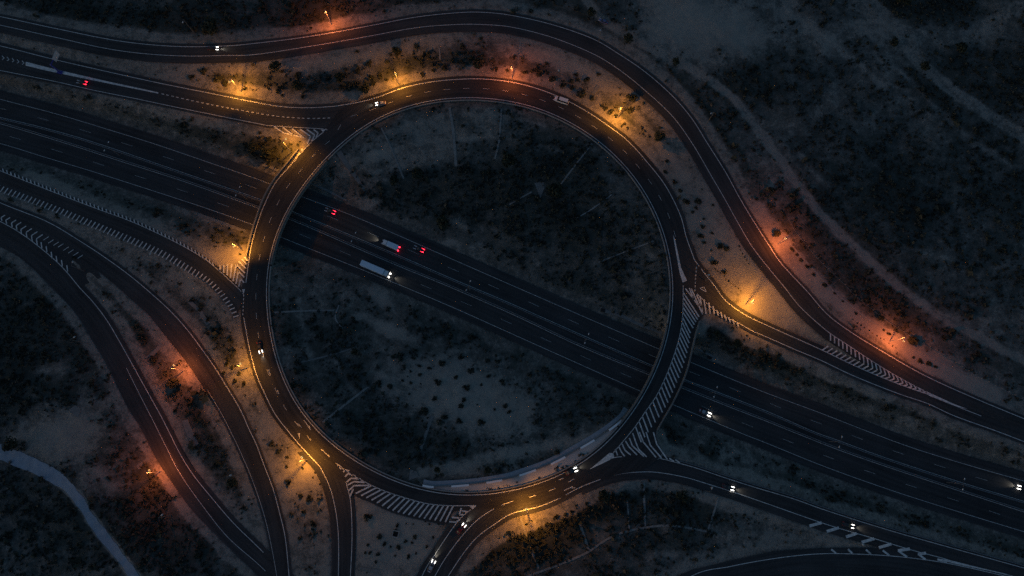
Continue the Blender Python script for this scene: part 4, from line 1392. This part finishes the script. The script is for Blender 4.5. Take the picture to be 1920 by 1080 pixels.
def vehicle(label, cat, pos, toward, paint, heads=True, tails=False, van=False, name='car', zf=hz, group='cars on the roads', scale=1.0, big=1.0):
    z = float(np.asarray(zf(*pos))) + .14
    B = P(pos[0], pos[1], z); T = P(toward[0], toward[1], z)
    rz = math.atan2((T - B)[1], (T - B)[0])
    root = empty(name, tuple(B), rz); root.scale = (scale,) * 3
    tag(root, label, cat, group)
    L = 2.3; w = .92
    if van: L = 2.7; w = .98
    hb = 1.05 if van else .92
    mb = MB()
    mb.loft([section(-L, w * .82, .35, hb * .85, w * .7), section(-L + .25, w * .96, .25, hb, w * .86), section(-L + 1.0, w, .22, hb, w * .9), section(0, w, .22, hb, w * .9),
             section(L - 1.4, w, .22, hb * .95, w * .88), section(L - .35, w * .95, .25, hb * .78, w * .8), section(L, w * .8, .35, hb * .6, w * .62)])
    body = mb.build('body', M[paint], root)
    hr = 1.95 if van else 1.45
    c0, c1, c2, c3 = (-L + .12, -L + .4, L - 1.75, L - 1.0) if van else (-L + .55, -L + 1.15, L - 2.1, L - 1.25)
    mb = MB()
    mb.loft([[(c0, -w * .84, hb - .02), (c0, w * .84, hb - .02), (c3, w * .84, hb - .02), (c3, -w * .84, hb - .02)],
             [(c1, -w * .68, hr - .05), (c1, w * .68, hr - .05), (c2, w * .68, hr - .05), (c2, -w * .68, hr - .05)]])
    mb.build('windows', M['glass'], root)
    mb = MB()
    mb.loft([[(c1 - .03, -w * .70, hr - .05), (c1 - .03, w * .70, hr - .05), (c2 + .03, w * .70, hr - .05), (c2 + .03, -w * .70, hr - .05)],
             [(c1 + .08, -w * .62, hr + .02), (c1 + .08, w * .62, hr + .02), (c2 - .08, w * .62, hr + .02), (c2 - .08, -w * .62, hr + .02)]])
    mb.build('roof', M[paint], root)
    for sx in (-L + .85, L - .85):
        for sy in (-1, 1):
            y = sy * (w - .1)
            wh = MB().tube([(sx, y - .11, .32), (sx, y + .11, .32)], [.32, .32], 14).build('wheel', M['tyre'], root)
            MB().tube([(sx, y + sy * .112, .32), (sx, y + sy * .125, .32)], [.2, .19], 10).build('rim', M['rim'], wh)
    for sy in (-1, 1):
        l = 1.0 * big; lw = .27 * big
        mb = MB(); mb.loft([[(L - .75 + x, sy * w * .72 - q, hb * .72 - x * .12), (L - .75 + x, sy * w * .72 + q, hb * .72 - x * .12), (L - .75 + x, sy * w * .72 + q, hb * .86 - x * .12), (L - .75 + x, sy * w * .72 - q, hb * .86 - x * .12)]
                            for x, q in ((0, lw * .35), (l * .5, lw * .5), (l + .2, lw * .42))])
        mb.build('headlight', M['head'] if heads else M['head_off'], root)
        if heads and sy > 0: beam(root, L * 1.0 + .1, .75)
        mb = MB(); mb.loft([[(-L - .04 + x, sy * w * .74 - q, hb * .80), (-L - .04 + x, sy * w * .74 + q, hb * .80), (-L - .04 + x, sy * w * .74 + q, hb * 1.05), (-L - .04 + x, sy * w * .74 - q, hb * 1.05)]
                            for x, q in ((0, lw * .42), (.6 * big, lw * .5), (1.2 * big, lw * .4))])
        mb.build('tail_light', M['tail'] if tails else M['tail_off'], root)
    return root


def f0(x, y): return 0.03


vehicle('white car with headlights on, on the upper left curve of the roundabout', 'car', (715, 195), (700, 197), 'car_silver', zf=f0)
vehicle('plain white van on the upper right curve of the roundabout', 'van', (1053, 190), (1035, 184), 'car_white', heads=False, van=True, name='van', zf=f0, scale=1.3)
vehicle('dark car with headlights driving down the left side of the roundabout', 'car', (488, 651), (491, 664), 'car_dark', zf=f0)
vehicle('dark car with bright headlights near the bottom right of the roundabout', 'car', (1070, 884), (1080, 880), 'car_dark', zf=f0, big=1.25)
vehicle('dark red car with lights on, on the bottom entry road near the hatching', 'car', (864, 992), (874, 980), 'car_red')
vehicle('pale car with headlights on, lowest on the bottom entry road', 'car', (809, 1062), (815, 1049), 'car_silver')
vehicle('dark car with bright headlights on the lower right slip road bend', 'car', (1363, 913), (1380, 918), 'car_dark', big=1.25)
vehicle('dark car with faint headlights on the slip road at lower right by the big chevrons', 'car', (1588, 984), (1606, 989), 'car_dark')
vehicle('grey car with long bright headlights on the motorway right of the right bridge', 'car', (1320, 773), (1342, 783), 'car_silver', big=1.4)
vehicle('dark car with bright headlights on the motorway at the right picture edge', 'car', (1919, 917), (1895, 909), 'car_dark', big=1.3)
vehicle('dark car with red tail lights on the motorway just inside the left bridge', 'car', (621, 397), (600, 389), 'car_dark', heads=False, tails=True, big=1.3)
vehicle('dark car with red tail lights on the motorway in the middle of the roundabout', 'car', (787, 468), (766, 459), 'car_dark', heads=False, tails=True, big=1.3)
vehicle('dark car with red tail lights on the upper left slip road', 'car', (156, 156), (136, 152), 'car_dark', heads=False, tails=True, big=1.25)
vehicle('dark car with white lights on the topmost road at upper left', 'car', (400, 92), (415, 92), 'car_dark')
vehicle('blue grey car parked unlit on the dirt track at the top', 'car', (1131, 41), (1118, 35), 'car_blue', heads=False, zf=tz, group=None, name='parked_car')


def truck(name, label, pos, toward, L, W, H, boxm, heads, tails, cabm='car_white'):
    z = float(hz(*pos)) + .14
    B = P(pos[0], pos[1], z); T = P(toward[0], toward[1], z)
    root = empty(name, tuple(B), math.atan2((T - B)[1], (T - B)[0])); tag(root, label, 'truck')
    x0, x1 = -L / 2, L / 2
    bxm = MB(); bxm.box(x0 + (L - 2.5) / 2, 0, .95 + H / 2, L - 2.5, W, H)
    bo = bxm.build('cargo_box', M[boxm], root)
    bv = bo.modifiers.new('b', 'BEVEL'); bv.width = .08; bv.segments = 2
    MB().box(x0 + (L - .6) / 2, 0, .75, L - .8, 1.0, .34).build('chassis', M['car_dark'], root)
    mb = MB()
    mb.loft([[(x1 - 2.3, -W * .47, .6), (x1 - 2.3, W * .47, .6), (x1 - 2.3, W * .45, 2.9), (x1 - 2.3, -W * .45, 2.9)], [(x1 - .5, -W * .48, .6), (x1 - .5, W * .48, .6), (x1 - .5, W * .45, 2.7), (x1 - .5, -W * .45, 2.7)],
             [(x1, -W * .46, .6), (x1, W * .46, .6), (x1 - .25, W * .43, 1.9), (x1 - .25, -W * .43, 1.9)]])
    mb.build('cab', M[cabm], root)
    MB().add([(x1 - .24, -W * .40, 1.92), (x1 - .24, W * .40, 1.92), (x1 - .47, W * .42, 2.66), (x1 - .47, -W * .42, 2.66)], [(0, 1, 2, 3)]).build('windscreen', M['glass'], root)
    for sx in (x1 - 1.3, x0 + 1.3, x0 + 2.5):
        for sy in (-1, 1):
            wh = MB().tube([(sx, sy * (W / 2 - .35), .5), (sx, sy * (W / 2 - .02), .5)], [.5, .5], 14).build('wheel', M['tyre'], root)
            MB().tube([(sx, sy * (W / 2 - .018), .5), (sx, sy * (W / 2), .5)], [.28, .26], 10).build('rim', M['rim'], wh)
    for sy in (-1, 1):
        if heads is not None:
            MB().loft([[(x1 + a, sy * W * .36 - q, .75), (x1 + a, sy * W * .36 + q, .75), (x1 + a, sy * W * .36 + q, 1.05), (x1 + a, sy * W * .36 - q, 1.05)] for a, q in ((0.0, .30), (.3, .26), (.5, .18))]).build('headlight', M['head'] if heads else M['head_off'], root)
        MB().loft([[(x0 - a, sy * W * .38 - q, .7), (x0 - a, sy * W * .38 + q, .7), (x0 - a, sy * W * .38 + q, 1.0), (x0 - a, sy * W * .38 - q, 1.0)] for a, q in ((0.0, .3), (.3, .3), (.5, .2))]).build('tail_light', M['tail'] if tails else M['tail_off'], root)
    if heads: beam(root, x1 + .5, 1.0)
    if tails: beam(root, x1 + .5, 1.0, 1500.0)
    return root


truck('box_truck', 'large pale blue box truck with headlights on the lower motorway carriageway', (705, 506), (740, 521), 14.0, 2.6, 2.6, 'box', True, False)
truck('delivery_truck', 'small pale truck with a red tail light on the upper motorway carriageway', (733, 461), (705, 449), 8.0, 2.3, 2.0, 'box', False, True)


# ------------------------------------------------------------------ shrubs, trees, scrub
def leaf_cloud(n, rng, rx=1.0, rz=.75, size=.28, hollow=.35, lobes=6):
    """Leaf faces gathered in lobes through a crown's volume."""
    V = np.zeros((n * 4, 3)); F = np.arange(n * 4).reshape(n, 4)
    lc = rng.normal(size=(lobes, 3)); lc /= np.linalg.norm(lc, axis=1)[:, None]
    lc *= rng.uniform(.25, .7, (lobes, 1)); lc[:, 2] = np.abs(lc[:, 2]) * .8
    lr = rng.uniform(.28, .55, lobes)
    k = rng.integers(0, lobes, n)
    d = rng.normal(size=(n, 3)); d /= np.linalg.norm(d, axis=1)[:, None]
    c = lc[k] + d * (lr[k] * rng.uniform(hollow, 1, n) ** .6)[:, None]
    c[:, 2] = np.maximum(c[:, 2], -.1)
    c = c * (rx, rx, rz)
    a = rng.normal(size=(n, 3)); a /= np.linalg.norm(a, axis=1)[:, None]
    b = np.cross(a, d + rng.normal(scale=.4, size=(n, 3))); b /= np.maximum(np.linalg.norm(b, axis=1), 1e-6)[:, None]
    s = size * rng.uniform(.6, 1.3, (n, 1))
    V[0::4] = c - a * s - b * s * .5; V[1::4] = c + a * s * .2 - b * s * .7; V[2::4] = c + a * s + b * s * .3; V[3::4] = c - a * s * .3 + b * s * .7
    return V, F


def fast_mesh(name, V, F, mats, mi=None):
    me = bpy.data.meshes.new(name)
    V = np.asarray(V, np.float32); F = np.asarray(F, np.int32); k = F.shape[1]
    me.vertices.add(len(V)); me.vertices.foreach_set('co', V.ravel())
    me.loops.add(F.size); me.loops.foreach_set('vertex_index', F.ravel())
    me.polygons.add(len(F)); me.polygons.foreach_set('loop_start', np.arange(0, F.size, k, dtype=np.int32))
    for m in mats: me.materials.append(m)
    if mi is not None: me.polygons.foreach_set('material_index', np.asarray(mi, np.int32))
    me.update(calc_edges=True)
    return me


SHRUB = []
for i in range(5):
    V, F = leaf_cloud(150, np.random.default_rng(100 + i), 1.0, .8, .24, .2, 7)
    V[:, 2] += .12
    SHRUB.append(fast_mesh('shrub', V, F, [M['leaf'] if i < 4 else M['leaf_dry']]))
TREE = []
for i in range(4):
    rg = np.random.default_rng(200 + i)
    V, F = leaf_cloud(620, rg, 1.0, .8, .13, .3, 11)
    V[:, 2] = V[:, 2] * 1.0 + 1.0
    cm = fast_mesh('crown', V, F, [M['leaf_tree']])
    mb = MB(); mb.tube([(0, 0, -.1), (0.02, 0.01, .45), (0.0, .04, 1.1)], [.09, .065, .03], 8)
    for j in range(4):
        t = j * 1.6 + i; mb.tube([(0, .01, .5 + .08 * j), (.25 * math.cos(t), .25 * math.sin(t), .85), (.55 * math.cos(t), .55 * math.sin(t), 1.2)], [.045, .03, .012], 6)
    me = bpy.data.meshes.new('trunk'); me.from_pydata(mb.V, [], mb.F); me.materials.append(M['bark']); me.update()
    TREE.append((cm, me))


def ppm(px, py):
    a = P(px, py, 0); b = P(px + 1, py, 0)
    return 1.0 / float(np.hypot(*(b - a)[:2]))


def tree(i, px, py, r_px, label, group='dark trees in the scrub'):
    r = r_px / ppm(px, py); z = float(tz(px, py))
    root = empty('tree', tuple(P(px, py, z)), i * 1.3); tag(root, label, 'tree', group)
    cm, tm = TREE[i % 4]
    for nm, me in (('trunk', tm), ('crown', cm)):
        o = bpy.data.objects.new(nm, me); COL.objects.link(o); o.parent = root; o.scale = (r * 1.15, r * 1.15, r * 1.05)


TR = [
    (405, 62, 17, 'broad dark tree overhanging the topmost road at upper left'), (686, 172, 11, 'round dark tree left of the amber lamp near the ring top'),
    (897, 128, 13, 'dark tree on the brown bank left of the tall pale lamp'), (1186, 190, 9, 'small dark tree just above the upper right amber lamp'),
    (1234, 262, 11, 'dark tree on the brown wedge at upper right of the ring'), (1453, 440, 8, 'dark spreading tree beside the orange lamp at the fence corner'),
    (1703, 640, 11, 'round dark tree right of the orange lamp by the fence'), (1648, 598, 6, 'small dark tree left of the right hand orange lamp by the fence'),
    (1682, 8, 17, 'dark tree against the pale track at upper right'), (1040, 362, 17, 'large dark tree right of the triangular inlet in the island'),
    (832, 422, 15, 'dark tree on the island above the motorway, left of centre'), (782, 330, 12, 'dark tree left of centre in the upper island half'),
    (740, 342, 10, 'dark tree at the foot of the thin slope drain'), (955, 308, 16, 'dark tree under the island top centre'),
    (668, 660, 8, 'dark round tree at the end of the slanting lower drain'), (560, 165, 9, 'dark tree on the bank above the upper left slip road'),
    (520, 130, 11, 'wide dark tree between the two upper left roads'), (640, 150, 10, 'dark tree in the bank scrub, well left of the ring top'),
    (745, 100, 9, 'dark tree on the bank above the amber lamp near the ring top'), (505, 290, 12, 'dark tree on the gore beside the left bridge'),
    (480, 280, 10, 'dark tree left of the gore lamp, above the motorway'), (1380, 645, 9, 'dark tree in the thicket right of the right bridge'),
    (1343, 628, 7, 'dark tree at the tip of the thicket right of the right bridge'), (1730, 130, 10, 'dark tree left of the pale track fork at upper right'),
    (1672, 85, 9, 'dark tree left of the pale track at upper right'), (160, 760, 0, ''), (330, 720, 12, 'dark tree under the lower left orange lamp'),
    (440, 905, 10, 'dark tree beside the unlit lamp near the bottom left'), (30, 835, 14, 'dark tree on the upper side of the pale track at lower left'),
    (915, 880, 8, 'dark bush-like tree above the panelled wall, right of centre'), (820, 880, 7, 'dark bush-like tree above the left end of the panelled wall'),
    (1130, 930, 12, 'dark tree on the bottom slope below the right road bend'), (1275, 930, 12, 'dark tree right of centre on the bottom slope'),
    (1795, 95, 12, 'dark tree below the pale track fork at upper right'), (1265, 120, 9, 'dark tree between the outer road and the dirt track'),
    (1175, 78, 10, 'dark tree beside the road, just right of the parked car'), (1107, 28, 9, 'dark tree just left of the parked car'),
]
for i, (x, y, r, lab) in enumerate(TR):
    if r: tree(i, x, y, r, lab)

ORD = ['first', 'second', 'third', 'fourth', 'fifth', 'sixth', 'seventh', 'eighth', 'ninth', 'tenth', 'eleventh', 'twelfth', 'thirteenth', 'fourteenth', 'fifteenth', 'sixteenth',
       'seventeenth', 'eighteenth', 'nineteenth', 'twentieth'] + ['twenty-' + s for s in ('first', 'second', 'third', 'fourth', 'fifth', 'sixth', 'seventh', 'eighth', 'ninth')] + \
      ['thirtieth'] + ['thirty-' + s for s in ('first', 'second', 'third', 'fourth', 'fifth', 'sixth', 'seventh', 'eighth', 'ninth')]
SHR = {
    'the pale patch inside the island': (480, 540, [(1225, 585, 16), (1230, 650, 20), (1100, 695, 12), (1165, 710, 14), (1235, 718, 8), (1365, 705, 30), (1400, 560, 30), (1500, 670, 24),
        (1615, 615, 30), (1580, 745, 30), (1340, 830, 28), (1560, 840, 26), (1535, 890, 24), (1415, 970, 26), (1255, 930, 38), (1745, 660, 18), (1840, 695, 18), (1690, 725, 16), (1870, 880, 22),
        (1660, 875, 7), (1300, 600, 16), (1160, 625, 12), (1540, 520, 24), (1735, 550, 22), (920, 720, 30), (1000, 740, 24), (1525, 1000, 26), (1690, 1010, 30), (1900, 930, 18), (1150, 795, 12), (1790, 910, 14)]),
    'the bare triangle at the bottom': (480, 810, [(840, 640, 34), (925, 780, 24), (965, 840, 18), (1195, 790, 20), (820, 905, 15), (855, 905, 15), (915, 915, 18), (1070, 865, 26), (1120, 820, 16), (1170, 830, 14),
        (1330, 790, 12), (1280, 860, 14), (1145, 935, 18), (900, 975, 16), (1045, 930, 10), (1270, 670, 10), (1370, 690, 12), (1125, 685, 7), (1180, 690, 7), (840, 850, 14), (1200, 910, 10), (1300, 690, 9), (1010, 860, 12), (1060, 700, 16), (1045, 740, 18)]),
    'the amber lit verge at lower left': (480, 810, [(235, 190, 18), (350, 270, 12), (230, 260, 14), (400, 500, 28), (445, 305, 10), (480, 390, 9), (240, 380, 28), (430, 690, 28), (120, 90, 26), (170, 150, 18), (330, 480, 22), (360, 600, 24), (430, 340, 9), (490, 470, 9)]),
    'the pale wedge beside the ring': (960, 270, [(1160, 130, 22), (1150, 210, 18), (1220, 285, 22), (1265, 350, 18), (1305, 435, 28), (1390, 435, 30), (1425, 340, 8), (1505, 460, 12), (1430, 620, 20), (1415, 690, 26),
        (1440, 740, 16), (1560, 770, 36), (1610, 780, 26), (1515, 890, 28), (1590, 960, 22), (1495, 800, 10), (1355, 510, 18), (1440, 560, 12), (1500, 670, 14), (1380, 480, 16)]),
    'the brown bank right of the ring': (960, 0, [(870, 720, 20), (890, 830, 30), (1100, 1030, 38), (740, 840, 28), (520, 700, 40), (380, 640, 26), (200, 560, 26), (100, 545, 22), (300, 600, 30), (450, 660, 28), (600, 740, 26), (700, 820, 22), (780, 870, 24), (840, 930, 16), (560, 600, 24), (650, 560, 18), (480, 560, 20), (260, 480, 18)]),
    'the lit verge at upper left': (0, 0, [(1690, 630, 38), (1835, 665, 20), (1530, 540, 30), (1440, 580, 26), (1620, 600, 24), (2085, 690, 26), (2270, 725, 18), (2120, 715, 14), (2330, 650, 24), (2240, 570, 30), (2030, 640, 12), (2010, 660, 9)]),
    'the bank above the ring top': (480, 0, [(620, 600, 30), (700, 660, 28), (540, 590, 28), (850, 480, 30), (930, 570, 28), (1060, 400, 34), (1200, 350, 26), (1420, 510, 30), (1330, 530, 22), (1550, 350, 26), (1250, 560, 22), (1480, 460, 24), (1620, 440, 26), (880, 630, 24), (980, 600, 22), (760, 540, 28), (1800, 520, 20), (1880, 530, 18)]),
    'the fenced verge at right': (1440, 270, [(245, 730, 14), (320, 915, 20), (180, 790, 20), (215, 830, 18), (250, 870, 18), (290, 920, 16), (340, 980, 16), (420, 1060, 22), (660, 1270, 14), (870, 1395, 12), (905, 1425, 16), (1140, 1630, 24), (1200, 1650, 24), (1255, 1670, 16), (500, 1120, 12), (560, 1180, 12), (1090, 1600, 16)]),
    'the sandy nose under the bridge': (0, 270, [(1660, 660, 22), (1740, 690, 20), (1815, 660, 14), (1600, 700, 20), (1800, 830, 12), (1690, 740, 14), (1620, 640, 18), (1720, 640, 16)]),
    'the gore beside the left bridge': (480, 0, [(100, 1040, 26), (60, 1080, 28), (330, 1065, 9), (140, 1120, 24), (30, 1000, 20), (120, 1180, 22), (260, 1085, 16)]),
    'the verge beneath the bottom lamp': (960, 810, [(150, 668, 10), (330, 640, 24), (400, 620, 20), (680, 490, 34), (260, 690, 20), (110, 690, 12), (450, 600, 18), (760, 470, 20), (210, 720, 18), (560, 540, 16)]),
    'the strip beside the left entry road': (0, 540, [(1440, 90, 22), (1500, 160, 20), (1560, 240, 18), (1600, 320, 24), (1700, 570, 20), (1740, 600, 22), (1790, 640, 20), (1680, 640, 16), (1830, 720, 22), (1620, 380, 18), (1760, 700, 20)]),
}
cnt = 0
for phrase, (x0, y0, L) in SHR.items():
    L = sorted(L)
    for i, (a, b, r) in enumerate(L):
        px, py = x0 + a / 4, y0 + b / 4
        rm = max(.35, r / 4 / ppm(px, py)) * 1.08
        o = bpy.data.objects.new('shrub', SHRUB[cnt % 4]); COL.objects.link(o)
        o.location = P(px, py, float(tz(px, py))); o.scale = (rm, rm, rm * random.uniform(.75, 1.0)); o.rotation_euler = (0, 0, cnt * 2.4)
        sz = 'tiny' if r < 11 else 'small' if r < 18 else 'round' if r < 28 else 'large'
        tag(o, '%s shrub on %s, %s from left' % (sz, phrase, ORD[i]), 'shrub', 'shrubs on ' + phrase)
        cnt += 1
# rows of tiny planted seedlings
for lab, poly, n in (('the right verge under the fence', [(1600, 600), (1640, 626), (1680, 652)], 12), ('the bare wedge left of the amber lamp', [(1342, 503), (1362, 523), (1388, 545)], 12),
                     ('the upper side of the bare wedge', [(1386, 462), (1394, 478), (1404, 494)], 6)):
    for i, (px, py) in enumerate(resample(spl(poly, 2), n=n)):
        px += random.uniform(-1.2, 1.2); py += random.uniform(-1.2, 1.2)
        o = bpy.data.objects.new('seedling', SHRUB[i % 4]); COL.objects.link(o)
        rm = random.uniform(.3, .55); o.location = P(px, py, float(tz(px, py))); o.scale = (rm,) * 3
        tag(o, 'seedling in the row on %s, %s from left' % (lab, ORD[i]), 'seedling', 'seedlings in a row on ' + lab)


def scrub(name, label, n, mat, seed, size, lim, power, leaves=10):
    rg = np.random.default_rng(seed)
    px = rg.uniform(-200, 2120, n); py = rg.uniform(-150, 1240, n)
    d = bil(DM, px, py); b = bare_at(px, py)
    pr = np.clip((lim - b) / lim, 0, 1) ** power * ss(.36, .62, fbm(px, py, 15, seed + 3, 3) + (.42 - b) * .45)
    keep = (rg.random(n) < pr) & (d > 4)
    keep &= ~((bil(DMW, px, py) < 70)) & (seg_dist(px, py, WALL[::4]) > 11) & (seg_dist(px, py, PATH[::3]) > 11)
    keep &= np.hypot(px - 1010, py - 880) > 0
    px, py = px[keep], py[keep]
    c = P(px, py, tz(px, py)); m = len(c)
    s = size * rg.lognormal(0, .5, m)
    base = [leaf_cloud(leaves, np.random.default_rng(seed * 10 + k), 1, .75, .42, .2, 3)[0] for k in range(12)]
    k = rg.integers(0, 12, m); t = rg.uniform(0, 6.28, m)
    Vb = np.stack(base)[k]
    x = Vb[:, :, 0] * np.cos(t)[:, None] - Vb[:, :, 1] * np.sin(t)[:, None]; y = Vb[:, :, 0] * np.sin(t)[:, None] + Vb[:, :, 1] * np.cos(t)[:, None]
    W = np.stack([x * s[:, None] + c[:, None, 0], y * s[:, None] + c[:, None, 1], (Vb[:, :, 2] + .1) * s[:, None] + c[:, None, 2]], -1).reshape(-1, 3)
    F = np.arange(len(W)).reshape(-1, 4)
    o = bpy.data.objects.new(name, fast_mesh(name, W, F, [mat])); COL.objects.link(o)
    tag(o, label, name.split('_')[-1], kind='stuff')


scrub('dark_scrub', 'low dark scrub covering the slopes and open ground', 150000, M['leaf'], 5, .74, .74, .85)
scrub('dry_scrub', 'dry brown tufts scattered over the banks and open ground', 60000, M['leaf_dry'], 9, .5, .72, .8, 7)
print('objects', len(bpy.data.objects))
